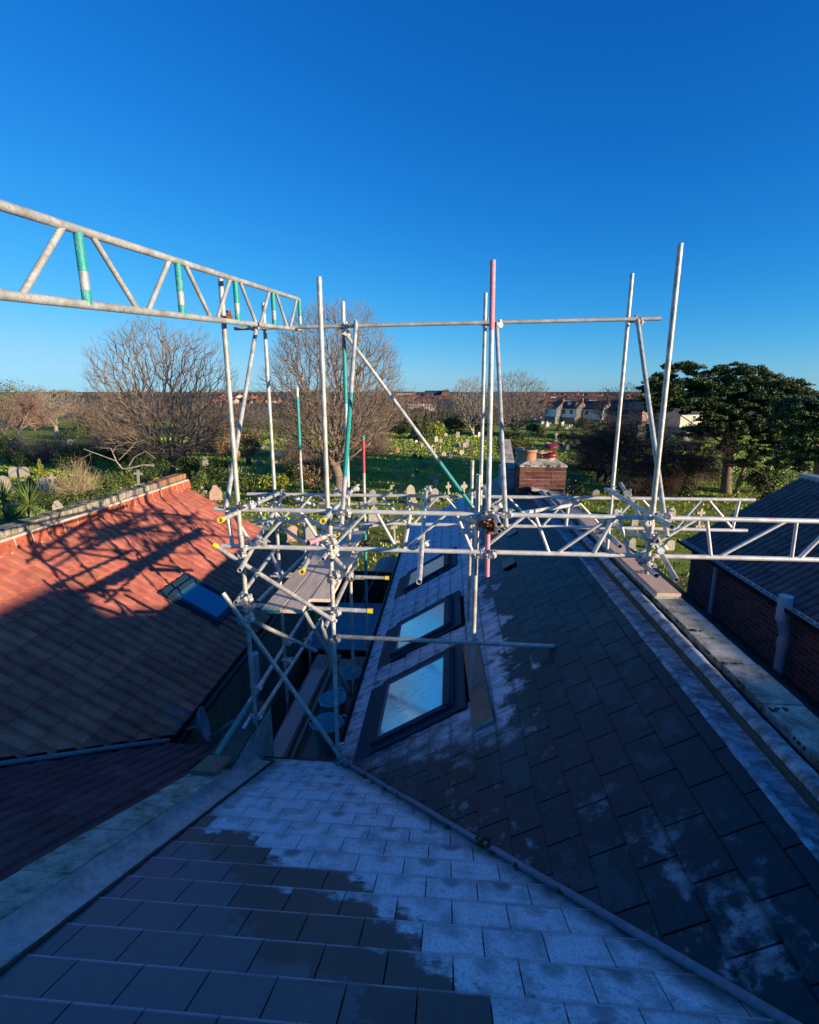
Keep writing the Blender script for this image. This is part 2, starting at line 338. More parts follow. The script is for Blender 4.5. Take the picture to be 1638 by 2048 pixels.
def glass_material(name, frosty):
    m = bpy.data.materials.new(name); m.use_nodes = True; g = NG(m); b = g.N['Principled BSDF']
    geo = g.new('ShaderNodeNewGeometry'); pos = geo.outputs['Position']
    mp = g.new('ShaderNodeMapping'); mp.inputs['Scale'].default_value = (3, 14, 3); g.L.new(pos, mp.inputs[0])
    n = g.noise(mp.outputs[0], 2.2, 7, .75); n2 = g.noise(pos, 2, 3)
    rim = g.math('MULTIPLY', g.ss(n, .50, .60), g.ss(n2, .35, .6))
    g.L.new(g.mix(g.math('MULTIPLY', rim, .5*frosty), (.42, .54, .60) if frosty else (.06, .26, .36), (.30, .50, .55)), b.inputs['Base Color'])
    b.inputs['Metallic'].default_value = .8 if frosty else .5
    g.L.new(g.math('ADD', .03, g.math('MULTIPLY', rim, .30*frosty)), b.inputs['Roughness'])
    bp = g.new('ShaderNodeBump'); bp.inputs['Strength'].default_value = .08; bp.inputs['Distance'].default_value = .01; g.L.new(n, bp.inputs['Height']); g.L.new(bp.outputs[0], b.inputs['Normal'])
    MT[name] = m
glass_material('skylight_glass', 1.0); glass_material('clear_glass', 0.0)
def small_brick_material():
    m = bpy.data.materials.new('small_brick'); m.use_nodes = True; g = NG(m); b = g.N['Principled BSDF']
    geo = g.new('ShaderNodeNewGeometry'); sp = g.new('ShaderNodeSeparateXYZ'); g.L.new(geo.outputs['Position'], sp.inputs[0])
    cb = g.new('ShaderNodeCombineXYZ'); g.L.new(g.math('ADD', sp.outputs[1], sp.outputs[0]), cb.inputs[0]); g.L.new(sp.outputs[2], cb.inputs[1])
    bt = g.new('ShaderNodeTexBrick'); bt.inputs['Scale'].default_value = 1; bt.inputs['Brick Width'].default_value = .225; bt.inputs['Row Height'].default_value = .075; bt.inputs['Mortar Size'].default_value = .008
    bt.inputs['Color1'].default_value = (.26, .09, .07, 1); bt.inputs['Color2'].default_value = (.09, .05, .06, 1); bt.inputs['Mortar'].default_value = (.24, .22, .21, 1); bt.inputs['Bias'].default_value = -.3
    g.L.new(cb.outputs[0], bt.inputs['Vector']); g.L.new(g.mix(.5, bt.outputs[0], g.noise(geo.outputs['Position'], 5), 'OVERLAY'), b.inputs['Base Color']); b.inputs['Roughness'].default_value = .9
    bp = g.new('ShaderNodeBump'); bp.inputs['Distance'].default_value = .01; bp.invert = True; g.L.new(bt.outputs['Fac'], bp.inputs['Height']); g.L.new(bp.outputs[0], b.inputs['Normal'])
    MT['small_brick'] = m
small_brick_material()
mat('pebbledash', (.32, .26, .19), .95, scale=4, bump=1.0, nscale2=75, dist=.03, col2=(.18, .15, .11))
# ---------------------------------------------------------------- planes of the roofs
AL, BE, A3 = math.radians(31.5), math.radians(25.7), math.radians(29.5)
n2 = Vector((-math.sin(AL), 0, math.cos(AL))); n1 = Vector((0, math.sin(BE), math.cos(BE))); n3 = Vector((math.sin(A3), 0, math.cos(A3)))
D2 = -2.96824; D1 = -1.59101; D3 = n3.dot(Vector((-3.5, 0, -4.25)))
def z1(y): return (D1-n1.y*y)/n1.z
def z2(x): return (D2-n2.x*x)/n2.z
def z3(x): return (D3-n3.x*x)/n3.z
def valley_y(x): return 5.01-1.273*(x+1.135)
# ================================================================ THE SETTING: ground and hills
def ground_z(x, y):
    d = max(0, y-150); z = GZ + 13.0*(1-math.exp(-(d/420)**1.6)) if y > 150 else GZ
    return z + (.16*noise.noise(Vector((x*.13, y*.13, 0))) if y < 150 else .6*noise.noise(Vector((x*.01, y*.01, 3))))
g = MB(); ys = [-60, -30, -10, 0, 10, 14]+[18+i*2.5 for i in range(54)]+[155+i*22 for i in range(20)]+[700, 900, 1300, 2000, 3000]
xs = [-2600, -1500, -900, -600, -400, -280, -200]+[-150+i*5 for i in range(61)]+[200, 280, 400, 600, 900, 1500, 2600]
for y in ys:
    for x in xs: g.v.append((x, y, ground_z(x, y)))
nx = len(xs)
for j in range(len(ys)-1):
    for i in range(nx-1): g.f.append([j*nx+i, j*nx+i+1, (j+1)*nx+i+1, (j+1)*nx+i]); g.m.append(0 if ys[j] < 170 else 1); g.smooth.append(True)
tag(g.build('ground', [MT['grass_ground'], MT['hill']]), kind='structure')
# ================================================================ roof covering helpers
def slate_mesh(w_, L, over, th, name, m):
    a = MB(); h = L/2; b = .006
    pr = [(-h, 0.0), (-h, th), (h+over, th*.15), (h+over, -th*.6)]
    vs = []
    for x in (-w_/2, w_/2):
        for y, z in pr: vs.append((x, y, z+.004))
    a.add(vs, [(0, 1, 2, 3), (7, 6, 5, 4), (0, 4, 5, 1), (1, 5, 6, 2), (2, 6, 7, 3), (3, 7, 4, 0)])
    me = a.mesh(name, m); uv = me.uv_layers.new(name='local')
    for l in me.loops: co = me.vertices[l.vertex_index].co; uv.data[l.index].uv = (co.x, co.y)
    return me
def tile_mesh(w_, L, over, m, name='roof_tile', amp=.022, rolls=2):
    """interlocking tile: two raised pans and narrow grooves, a thick nose at its lower edge"""
    a = MB(); pts = []
    p = w_/rolls
    for r in range(rolls):
        x0 = -w_/2 + r*p
        pts += [(x0, 0), (x0+.16*p, 0), (x0+.27*p, amp), (x0+.86*p, amp), (x0+.97*p, 0)]
    pts.append((w_/2, 0)); n = len(pts); h = L/2; th = .02
    vs = [(x, -h, z-.006) for x, z in pts] + [(x, -h, z+th) for x, z in pts] + [(x, h+over, z) for x, z in pts]
    fs = []
    for i in range(n-1): fs += [(i, i+1, n+i+1, n+i), (n+i, n+i+1, 2*n+i+1, 2*n+i)]
    a.add(vs, fs); return a.mesh(name, m)
def frameM(p, u, v, n_, jit=0, yaw=0):
    R = Matrix((u, v, n_)).transposed()
    if jit: R = R @ Matrix.Rotation(random.uniform(-jit, jit)+yaw, 3, 'Z') @ Matrix.Rotation(random.uniform(-jit, jit)*.6, 3, 'X')
    M = R.to_4x4(); M.translation = p; return M
def lay(parent, name, rows, mesh, limit, stuffname, clip=None, labels=None):
    """rows: list of matrices.  The ones that show largest become parts, the rest one joined part"""
    def key(M):
        x, y, d = proj(M.translation)
        vis = -200 < x < 1838 and 0 < y < 2300 and d > .2
        return (0 if vis else 1, M.translation.length)
    rows = sorted(rows, key=key); rest = []
    for i, M in enumerate(rows):
        if i < limit and key(M)[0] == 0:
            me = mesh
            if clip:
                c = clip(M)
                if c == 'out': continue
                if c is not None:
                    co, no = c; me = mesh.copy(); bm = bmesh.new(); bm.from_mesh(me); Mi = M.inverted()
                    lc = Mi @ co; ln = (Mi.to_3x3() @ no).normalized()
                    r = bmesh.ops.bisect_plane(bm, geom=bm.verts[:]+bm.edges[:]+bm.faces[:], plane_co=lc, plane_no=ln, clear_outer=True)
                    bm.to_mesh(me); bm.free()
                    if not me.polygons: continue
            place(name, me, parent, M)
        else:
            c = clip(M) if clip else None
            if c == 'out': continue
            rest.append((M, c))
    if rest:
        big = bmesh.new(); big.from_mesh(mesh); bmesh.ops.delete(big, geom=big.verts[:], context='VERTS')
        for M, c in rest:
            bm = bmesh.new(); bm.from_mesh(mesh)
            if c is not None:
                co, no = c; Mi = M.inverted(); bmesh.ops.bisect_plane(bm, geom=bm.verts[:]+bm.edges[:]+bm.faces[:], plane_co=Mi @ co, plane_no=(Mi.to_3x3() @ no).normalized(), clear_outer=True)
            bm.transform(M); tmp = bpy.data.meshes.new('tmp'); bm.to_mesh(tmp); bm.free(); big.from_mesh(tmp); bpy.data.meshes.remove(tmp)
        me = bpy.data.meshes.new(stuffname); big.to_mesh(me); big.free()
        for mt in mesh.materials: me.materials.append(mt)
        me.transform(Matrix.Translation(-worg(parent)))
        tag(place(stuffname, me, parent, Matrix.Translation(worg(parent))), kind='stuff')
CB, CA, C3 = math.cos(BE), math.cos(AL), math.cos(A3)
# ================================================================ OUR HOUSE: slated main roof and rear wing
house = thing('slate_house', (0, 0, GZ), 'slate roofed terraced house with a frosted rear wing, skylights and stone copings', 'house')
vdir = Vector((.785, -1, 0)).normalized(); vperp = Vector((1, .785, 0)).normalized()   # plan normal of the valley, pointing to the wing
VCO = Vector((-1.135, 5.01, 0))
b = MB()   # boarding under the slates
b.poly([(-2.1, 5.0, z1(5.0)-.03), (-1.135, 5.0, z1(5.0)-.03), (2.1, valley_y(2.1), z1(valley_y(2.1))-.03), (2.7, .2, z1(.2)-.03), (2.7, -3.2, z1(-3.2)-.03), (-2.1, -3.2, z1(-3.2)-.03)])
b.poly([(-2.1, -3.2, z1(-3.2)-.03), (2.7, -3.2, z1(-3.2)-.03), (2.7, -9, z1(-3.2)-2.9), (-2.1, -9, z1(-3.2)-2.9)])
main = b.build('main_roof', MT['felt'], house)
sm1 = slate_mesh(.309, .262, .05, .013, 'slate', MT['slate_front'])
rows = []; u = Vector((-1, 0, 0)); v = Vector((0, -math.cos(BE), math.sin(BE)))
for k in range(-2, 20):
    s = 5.0/CB - .10 - k*.262
    y = s*CB; off = (.3165/2)*(k % 2) + .062
    for i in range(-8, 12):
        x = i*.3165+off
        if x < -2.2 or x > 2.3: continue
        rows.append(frameM(Vector((x, y, z1(y)))+n1*.004, u, v, n1, .0045))
def clip1(M):
    p = M.translation; dd = (p-VCO).dot(vperp); lx = p.x+2.02
    if p.y > 5.12: return 'out'
    if p.x > -1.3:
        if dd > .26: return 'out'
        if dd > -.34: return (Vector((VCO.x, VCO.y, 0))-vperp*.02, vperp)
    if lx < -.15: return 'out'
    return None
lay(main, 'slate', rows, sm1, 165, 'slates_far', clip1)
b = MB()
b.poly([(-1.15, 5.0, z2(-1.15)-.03), (1.92, valley_y(1.92), z2(1.92)-.03), (1.92, 15.9, z2(1.92)-.03), (-1.15, 15.9, z2(-1.15)-.03)])
b.poly([(-1.15, 15.9, z2(-1.15)-.03), (2.05, 15.9, z2(2.05)-.03), (2.05, 15.9, GZ), (-1.15, 15.9, GZ)])
wing = b.build('rear_roof', MT['felt'], house)
# skylights: (s0, s1, y0, y1)
SKY = [(-.94, .16, 5.02, 6.33), (-.95, .15, 7.07, 8.2), (-.99, .11, 9.83, 10.88)]
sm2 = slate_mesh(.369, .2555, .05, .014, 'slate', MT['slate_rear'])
u = Vector((0, 1, 0)); v = Vector((math.cos(AL), 0, math.sin(AL))); rows = []; un = Vector((0, -1, 0))
for k in range(-9, 6):
    s = .855+.2555*(k)+.128
    for i in range(0, 44):
        y = i*.38+.095+.19*(k % 2)
        if s > 2.30 or y > 15.9: continue
        x = s*CA; inside = False
        for (a0, a1, b0, b1) in SKY:
            if a0-.02 < s < a1+.1 and b0+.02 < y < b1+.02: inside = True
        if inside or (abs(y-8.4) < .2 and k == 1) or (abs(y-9.9) < .2 and k == 2): continue
        rows.append(frameM(Vector((x, y, z2(x)))+n2*.004, un, v, n2, .0045))
def clip2(M):
    p = M.translation; dd = (p-VCO).dot(vperp)
    if dd < -.26: return 'out'
    if dd < .36: return (Vector((VCO.x, VCO.y, 0))+vperp*.02, -vperp)
    if p.x > 1.80: return (Vector((1.925, 0, 0)), Vector((1, 0, 0)))
    return None
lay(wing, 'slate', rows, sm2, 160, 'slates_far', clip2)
# dark roof vents where two slates are missing
for (yy, kk) in ((8.4, 1), (9.9, 2)):
    s = .855+.2555*kk+.128; p = Vector((s*CA, yy, z2(s*CA)))
    m = MB(); R = Matrix((un, v, n2)).transposed(); m.box(p+n2*.02, (.34, .23, .03), R); m.build('roof_vent', MT['black_plastic'], wing)
# valley roll
m = MB(); P0 = Vector((-1.15, 5.03, z1(5.03)+.03)); P1_ = Vector((1.62, valley_y(1.62), z2(1.62)+.03)); pts = []
for i in range(17):
    t = i/16; p = P0.lerp(P1_, t); p = p + Vector((random.uniform(-.006, .006), 0, random.uniform(-.004, .004))); pts.append(p)
m.path(pts, .027, 10); m.build('valley_roll', MT['blue_grey'], house)
m = MB()
for t, r in ((.22, .018), (.27, .012), (.44, .022), (.52, .02), (.53, .03), (.55, .022), (.61, .012), (.13, .02), (.4, .014), (.69, .015)):
    p = P0.lerp(P1_, t)
    for j in range(7): m.lathe(p+Vector((random.uniform(-.04, .04), random.uniform(-.04, .04), .008)), [(0, r*.6), (r*.7, r*.3), (r, 0), (r*.8, -.02)], 6)
tag(m.build('moss', MT['moss'], house), kind='stuff')
# skylights of the wing
def skylight(parent, Pf, u, v, n_, s0, s1, t0, t1, glass, apron, low=.26):
    """Pf(s,t) gives the point of the roof plane; s up the slope, t along the eaves"""
    R = Matrix((u, v, n_)).transposed(); W = abs(t1-t0); L = s1-s0; c = Pf((s0+s1)/2, (t0+t1)/2)
    def bx(m, x0, x1, y0, y1, z0, z1_):
        m.box(c + R @ Vector(((x0+x1)/2, (y0+y1)/2, (z0+z1_)/2)), (x1-x0, y1-y0, z1_-z0), R)
    hw, hl = W/2, L/2
    m = MB()   # flashing kerb
    bx(m, -hw-.09, hw+.09, -hl-low, -hl+.02, .006, .022); bx(m, -hw-.10, -hw, -hl, hl+.07, .004, .05); bx(m, hw, hw+.10, -hl, hl+.07, .004, .05); bx(m, -hw-.1, hw+.1, hl, hl+.14, .003, .052)
    f = m.build('skylight', MT['grey_frame'], parent)
    m = MB(); a = .075
    bx(m, -hw, -hw+a, -hl, hl, .02, .09); bx(m, hw-a, hw, -hl, hl, .02, .09); bx(m, -hw+a, hw-a, -hl, -hl+a, .02, .088); bx(m, -hw+a, hw-a, hl-a*1.7, hl, .02, .095)
    bx(m, -hw+.02, hw-.02, hl-.10, hl-.03, .095, .11)
    m.build('sash', MT['grey_frame'], f)
    m = MB(); a2 = a+.018
    for q in ((-hw+a, -hw+a2, -hl+a, hl-a*1.7), (hw-a2, hw-a, -hl+a, hl-a*1.7), (-hw+a, hw-a, -hl+a, -hl+a2), (-hw+a, hw-a, hl-a*1.7-.018, hl-a*1.7)): bx(m, *q, .05, .082)
    m.build('glazing_bead', MT['blue_grey'], f)
    m = MB(); bx(m, -hw+a, hw-a, -hl+a, hl-a*1.7, .05, .068); m.build('pane', MT[glass], f)
    return f
u = Vector((0, -1, 0)); v = Vector((math.cos(AL), 0, math.sin(AL)))
for q in SKY: skylight(house, lambda s, t: Vector((s*CA, t, z2(s*CA))), u, v, n2, q[0], q[1], q[2], q[3], 'skylight_glass', True)
# gutter of the wing, wall beneath, gutter of the main roof
m = MB()
for s0 in range(6):
    y0 = 5.02+s0*1.82
    for k in range(6):
        t0, t1 = math.pi+k*math.pi/6, math.pi+(k+1)*math.pi/6
        c = Vector((-1.235, 0, z2(-1.15)-.01)); r = .062
        a = [c+Vector((r*math.cos(t), 0, r*math.sin(t))) for t in (t0, t1)]
        m.poly([a[0]+Vector((0, y0, 0)), a[1]+Vector((0, y0, 0)), a[1]+Vector((0, y0+1.82, 0)), a[0]+Vector((0, y0+1.82, 0))])
        a2 = [c+Vector(((r-.006)*math.cos(t), 0, (r-.006)*math.sin(t))) for t in (t0, t1)]
        m.poly([a2[1]+Vector((0, y0, 0)), a2[0]+Vector((0, y0, 0)), a2[0]+Vector((0, y0+1.82, 0)), a2[1]+Vector((0, y0+1.82, 0))])
    m.tube((-1.235, y0+.02, z2(-1.15)-.012), (-1.235, y0+.07, z2(-1.15)-.012), .012, n=6)
m.box((-1.167, 10.4, z2(-1.15)-.09), (.02, 10.8, .16)); m.box((-1.60, 5.045, z1(5.0)-.06), (1.05, .10, .09)); m.box((-1.6, 5.005, z1(5.0)-.14), (1.05, .02, .2))
m.tube((-1.30, 5.02, z2(-1.15)-.02), (-1.30, 15.9, z2(-1.15)-.02), .010, n=6)
m.build('gutter', MT['black_plastic'], house)
m = MB(); m.span((-1.13, 5.2, GZ), (-1.0, 15.9, z2(-1.15)-.1)); m.span((-2.1, 4.8, GZ), (-1.0, 4.95, z1(4.95)-.12)); m.span((-1.0, 15.7, GZ), (2.6, 15.85, z2(-1.1)-.1)); m.span((-2.2, -9, GZ), (2.7, -8.8, z1(-3.2)-3.1))
m.build('wall', MT['small_brick'], house)
# right party parapet: brick wall, render roll, stepped lead apron, coping stones
par = MB().span((2.13, .3, GZ), (2.58, 12.05, -2.33)).build('party_wall', MT['concrete_dark'], house)
m = MB(); m.span((2.112, .3, -2.40), (2.135, 12.05, -2.255)); m.build('soldier_course', MT['concrete_dark'], par)
y = .35; cm = {}
while y < 12.0:
    L = .62+random.uniform(-.03, .05)
    if 3.3 < y < 3.6: L = 3.47+.65-y
    m = MB(); a = MB(); y1 = min(y+L, 12.08)
    w0 = random.uniform(-.008, .008)
    m.span((2.345+w0, y+.006, -2.30), (2.635+w0, y1-.006, -2.232+random.uniform(-.006, .006)))
    place('coping_stone', m.mesh('coping_stone', MT['concrete'], (2.49, y, -2.3)), par, Matrix.Translation(Vector((2.49, y, -2.3))))
    m = MB().span((2.36, y1-.008, -2.295), (2.62, y1+.008, -2.245)); m.build('joint', MT['moss'], par)
    y = y1
m = MB(); rng = random.Random(4)
for yj in (3.47, 4.12, 4.75, 2.85, 2.2):
    for i in range(16): r = rng.uniform(.008, .022); m.lathe((2.36+rng.random()**2*.16, yj+rng.gauss(0, .012), -2.236), [(0, r*.8), (r*.7, r*.5), (r, -.004)], 6)
for i in range(60): r = rng.uniform(.006, .013); m.lathe((2.343+rng.uniform(-.006, .01), rng.uniform(1.2, 6), -2.243), [(0, r*.8), (r*.7, r*.4), (r, -.01)], 6)
tag(m.build('moss', MT['moss'], par), kind='stuff')
def ribbon(name, prof, ys, mt, parent, wob=.006, seed=0):
    """a dressed sheet: profile points (x,z) carried along Y with small dents"""
    m = MB(); n = len(prof)
    for j, y in enumerate(ys):
        for i, (x, z) in enumerate(prof):
            d = noise.noise(Vector((i*1.3+seed, y*5.5, seed)))*wob*2 + noise.noise(Vector((i*.7+seed, y*17, seed+4)))*wob
            e = noise.noise(Vector((i*2.1+seed, y*9, seed+9)))*wob*1.5
            m.v.append((x+(e if i in (0, n-1) else d*.5), y, z+d))
    for j in range(len(ys)-1):
        for i in range(n-1): m.f.append([j*n+i, (j+1)*n+i, (j+1)*n+i+1, j*n+i+1]); m.m.append(0); m.smooth.append(True)
    return m.build(name, mt, parent, fix=True)
ys = [.3+i*.045 for i in range(262)]
ribbon('lead_apron', [(1.885, z2(1.885)+.036), (1.925, z2(1.925)+.030), (1.955, -2.312), (2.0, -2.322), (2.05, -2.328), (2.10, -2.33), (2.118, -2.318)], ys, MT['lead_white'], house, .0035)
ribbon('render_fillet', [(2.128, -2.262), (2.128, -2.235), (2.15, -2.215), (2.19, -2.203), (2.23, -2.215), (2.262, -2.26), (2.27, -2.33)], ys, MT['lead_white'], house, .004, 5)
m = MB(); m.span((2.265, .3, -2.4), (2.345, 12.05, -2.327)); m.build('parapet_gully', MT['concrete_dark'], par)
# slope that falls away beyond the parapet
b = MB(); b.poly([(2.59, .3, -2.40), (4.78, .3, -3.9), (4.78, 12.2, -3.9), (2.59, 12.2, -2.40)])
strip = b.build('lean_to_roof', MT['felt'], house)
rows = []; nn = Vector((1.5, 0, 2.19)).normalized(); vv = Vector((-2.19, 0, 1.5)).normalized(); uu = vv.cross(nn)
for k in range(10):
    for i in range(31):
        t = (k+.5)*.262; rows.append(frameM(Vector((4.78, .5+i*.38+.19*(k % 2), -3.9))+vv*t+nn*.006, uu, vv, nn, .004))
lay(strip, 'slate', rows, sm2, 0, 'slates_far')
# left party parapet, following the slope of the main roof
vs1 = Vector((0, -math.cos(BE), math.sin(BE)))
LW = MB(); yb = -3.2
def zc(y): return z1(y)+.135 if y < 4.25 else z1(4.25)+.135-(y-4.25)*.04
LW.poly([(-2.16, yb, z1(yb)-.6), (-2.16, yb, zc(yb)-.05), (-2.16, 4.25, zc(4.25)-.05), (-2.16, 5.5, zc(5.5)-.05), (-2.16, 5.5, GZ), (-2.16, yb, GZ)])
LW.poly([(-2.44, yb, z1(yb)-.6), (-2.44, yb, GZ), (-2.44, 5.5, GZ), (-2.44, 5.5, zc(5.5)-.05), (-2.44, 4.25, zc(4.25)-.05), (-2.44, yb, zc(yb)-.05)])
LW.poly([(-2.16, 5.5, GZ), (-2.16, 5.5, zc(5.5)-.05), (-2.44, 5.5, zc(5.5)-.05), (-2.44, 5.5, GZ)])
lpar = LW.build('party_parapet', MT['mortar'], house)
y = -.55; R = Matrix((Vector((1, 0, 0)), -vs1, n1)).transposed()
while y < 4.2:
    L = .62*CB+random.uniform(-.02, .03); y1 = min(y+L, 4.25); yc = (y+y1)/2
    m = MB(); c = Vector((-2.30+random.uniform(-.006, .006), yc, zc(yc)-.028)); m.box(c, (.30, (y1-y)/CB-.008, .062), R)
    place('coping_stone', m.mesh('coping_stone', MT['concrete'], c), lpar, Matrix.Translation(c))
    m = MB(); m.box(Vector((-2.30, y1, zc(y1)-.03)), (.29, .012, .055), R); m.build('joint', MT['moss'], lpar)
    y = y1
m = MB(); a0 = Vector((0, 4.26, zc(4.26)-.03)); a1 = Vector((0, 5.5, zc(5.5)-.03)); d = (a1-a0).normalized(); R2 = Matrix((Vector((1, 0, 0)), d, Vector((1, 0, 0)).cross(d))).transposed()
c = Vector((-2.30, 0, 0))+(a0+a1)/2; m.box(c, (.29, (a1-a0).length, .06), R2); m.build('coping_stone', MT['concrete_dark'], lpar)
m = MB(); m.box(Vector((-2.27, 5.05, zc(5.05)+.012)), (.035, .26, .02)); m.build('wood_batten', MT['white_pvc'], lpar)
# dressed lead against the left parapet
def sheet(name, fn, nu, nv, mt, parent, wob=.006, seed=0):
    m = MB()
    for j in range(nv+1):
        for i in range(nu+1):
            p = fn(i/nu, j/nv); d = (noise.noise(Vector((p.x*9+seed, p.y*4, p.z*6)))+.5*noise.noise(Vector((p.x*20, p.y*13+seed, p.z*15))))*wob; m.v.append(tuple(p+Vector((d, 0, d*.6))))
    for j in range(nv):
        for i in range(nu): k = j*(nu+1)+i; m.f.append([k, k+1, k+nu+2, k+nu+1]); m.m.append(0); m.smooth.append(True)
    return m.build(name, mt, parent, fix=True)
def ln(u_, v_):
    y = -.6+v_*5.5
    pr = [(-2.150, .045), (-2.135, .02), (-2.12, -.005), (-2.085, -.035), (-2.03, -.05), (-1.98, -.062)]
    k = u_*5; i = min(4, int(k)); f = k-i; x = pr[i][0]*(1-f)+pr[i+1][0]*f; z = pr[i][1]*(1-f)+pr[i+1][1]*f
    yy = min(y, 4.9)
    return Vector((x, yy, z1(yy)+.086+z))
sheet('lead_flashing', ln, 10, 120, MT['lead'], house, .012)
sheet('lead_flashing', lambda a, c: Vector((-2.152+.03*a, 4.25+c*.72, z1(4.25+c*.72)+.03+(zc(4.25+c*.72)-.06-z1(4.25+c*.72))*(1-a))), 8, 16, MT['lead'], house, .016, 8)
m = MB(); m.box(Vector((-1.955, 2.6, z1(2.6)+.022)), (.02, 5.2, .02), Matrix((Vector((1, 0, 0)), -vs1, n1)).transposed()); m.build('verge_batten', MT['dark_wood'], house)
# ---- chimney at the far end of the party wall
def brickwork(parent, x0, x1, y0, y1, zt, rows_, ch, bw, faces=('front', 'left', 'right', 'back'), mt='chim_brick'):
    """courses of separate bricks round a mortar core"""
    core = MB().span((x0+.009, y0+.009, zt-rows_*ch), (x1-.009, y1-.009, zt)).build('mortar_core', MT['mortar'], parent)
    meshes = {}
    def br(a, b_, z, ax):
        L = round(b_-a, 2)
        if L < .03: return
        key = (L, ax)
        if key not in meshes:
            s = (L-.011, .10, ch-.011) if ax == 0 else (.10, L-.011, ch-.011)
            q = MB().box((0, 0, 0), s); meshes[key] = q.mesh('brick', MT[mt])
        c = {0: Vector(((a+b_)/2, y0+.05, z)), 1: Vector((x0+.05, (a+b_)/2, z)), 2: Vector((x1-.05, (a+b_)/2, z))}[ax if ax != 0 else 0] if ax in (0, 1, 2) else None
        M = Matrix.Translation(c+Vector((random.uniform(-.004, .004), random.uniform(-.005, .004), random.uniform(-.003, .003)))) @ Matrix.Rotation(random.uniform(-.012, .012), 4, 'Y')
        place('brick', meshes[key], parent, M)
    for r in range(rows_):
        z = zt-(r+.5)*ch; x = x0
        st = bw if r % 2 == 0 else bw/2
        while x < x1-.01:
            nx_ = min(x+st, x1)
            if x1-nx_ < bw*.2: nx_ = x1
            br(x, nx_, z, 0); x = nx_; st = bw if random.random() > .15 else bw/2
        for ax in (1, 2):
            y = y0+.1; st = bw if r % 2 else bw/2
            while y < y1-.01: ny = min(y+st, y1); br(y, ny, z, ax); y = ny; st = bw
chim = thing('x', (2.2, 12.8, -2.6), None, None); chim.name = 'chimney'; WO['chimney'] = Vector((2.2, 12.8, -2.6)); chim.parent = house; chim.location = Vector((2.2, 12.8, -2.6))-Vector(house.location)
brickwork(chim, 1.70, 2.80, 12.3, 13.3, -1.70, 9, .100, .30)
m = MB(); ring = [(1.69, 12.29), (2.81, 12.29), (2.81, 13.31), (1.69, 13.31)]; ins = [(1.98, 12.55), (2.55, 12.55), (2.55, 13.05), (1.98, 13.05)]
m.add([(x, y, -1.70) for x, y in ring]+[(x, y, -1.66+random.uniform(-.01, .01)) for x, y in ring]+[(x, y, -1.53) for x, y in ins], [(0, 1, 5, 4), (1, 2, 6, 5), (2, 3, 7, 6), (3, 0, 4, 7), (4, 5, 9, 8), (5, 6, 10, 9), (6, 7, 11, 10), (7, 4, 8, 11), (8, 9, 10, 11)])
m.build('flaunching', MT['concrete'], chim, fix=True)
m = MB()
for i in range(60):
    x = random.uniform(1.75, 2.7); m.lathe((x, 12.29+random.uniform(-.01, .12), -1.68+random.uniform(-.02, .03)), [(0, .02), (.015, .012), (.02, -.01)], 5)
tag(m.build('moss', MT['moss'], chim), kind='stuff')
def pot(c, r, h, mt, cap=None):
    m = MB(); m.lathe(c, [(r, 0), (r*.97, h*.1), (r*.93, h*.55), (r*.94, h*.8), (r*1.06, h*.82), (r*1.06, h*.97), (r*.98, h), (r*.8, h), (r*.78, h*.6), (.0, h*.58)], 24)
    return m.build('chimney_pot', MT[mt], chim)
pot((1.95, 12.62, -1.62), .185, .31, 'terracotta'); pot((1.84, 12.98, -1.62), .17, .31, 'buff_pot'); pot((2.2, 13.02, -1.6), .16, .23, 'terracotta')
p = pot((2.45, 12.62, -1.66), .135, .20, 'cream_pot'); c = Vector((2.45, 12.62, -1.47))
m = MB(); m.lathe(c, [(.15, -.03), (.175, -.01), (.178, .05), (.15, .075), (.11, .08)], 24); m.lathe(c, [(.0, .30), (.08, .295), (.15, .275), (.195, .235), (.20, .215), (.12, .215), (0, .22)], 24)
for i in range(14): t = 2*math.pi*i/14; m.tube(c+Vector((.115*math.cos(t), .115*math.sin(t), .07)), c+Vector((.115*math.cos(t), .115*math.sin(t), .23)), .006, n=4)
m.build('cowl', MT['cowl_red'], chim)
m = MB(); m.lathe((2.16, 12.75, -1.47), [(.12, -.09), (.13, 0), (.15, .02), (.04, .03), (0, .03)], 18); m.lathe((2.25, 12.70, -1.40), [(.17, 0), (.17, .015), (0, .03)], 18); m.build('pot_cap', MT['cream_pot'], chim)
# raking coping and lead at the wing's far end, little gable in front of the chimney
m = MB(); m.box((2.30, 12.12, -2.26), (.7, .28, .06), Matrix.Rotation(math.radians(12), 3, 'Y')); m.build('end_coping', MT['concrete'], house)
m = MB(); m.box((1.60, 14.2, -1.62), (.30, 1.6, .07), Matrix.Rotation(math.radians(24), 3, 'X')); m.build('end_coping', MT['concrete'], house)
m = MB(); m.span((1.46, 13.4, -3.0), (1.72, 14.95, -2.0)); m.span((1.96, 12.08, -2.75), (2.6, 12.2, -2.36)); m.build('lead_cheek', MT['lead_white'], house)
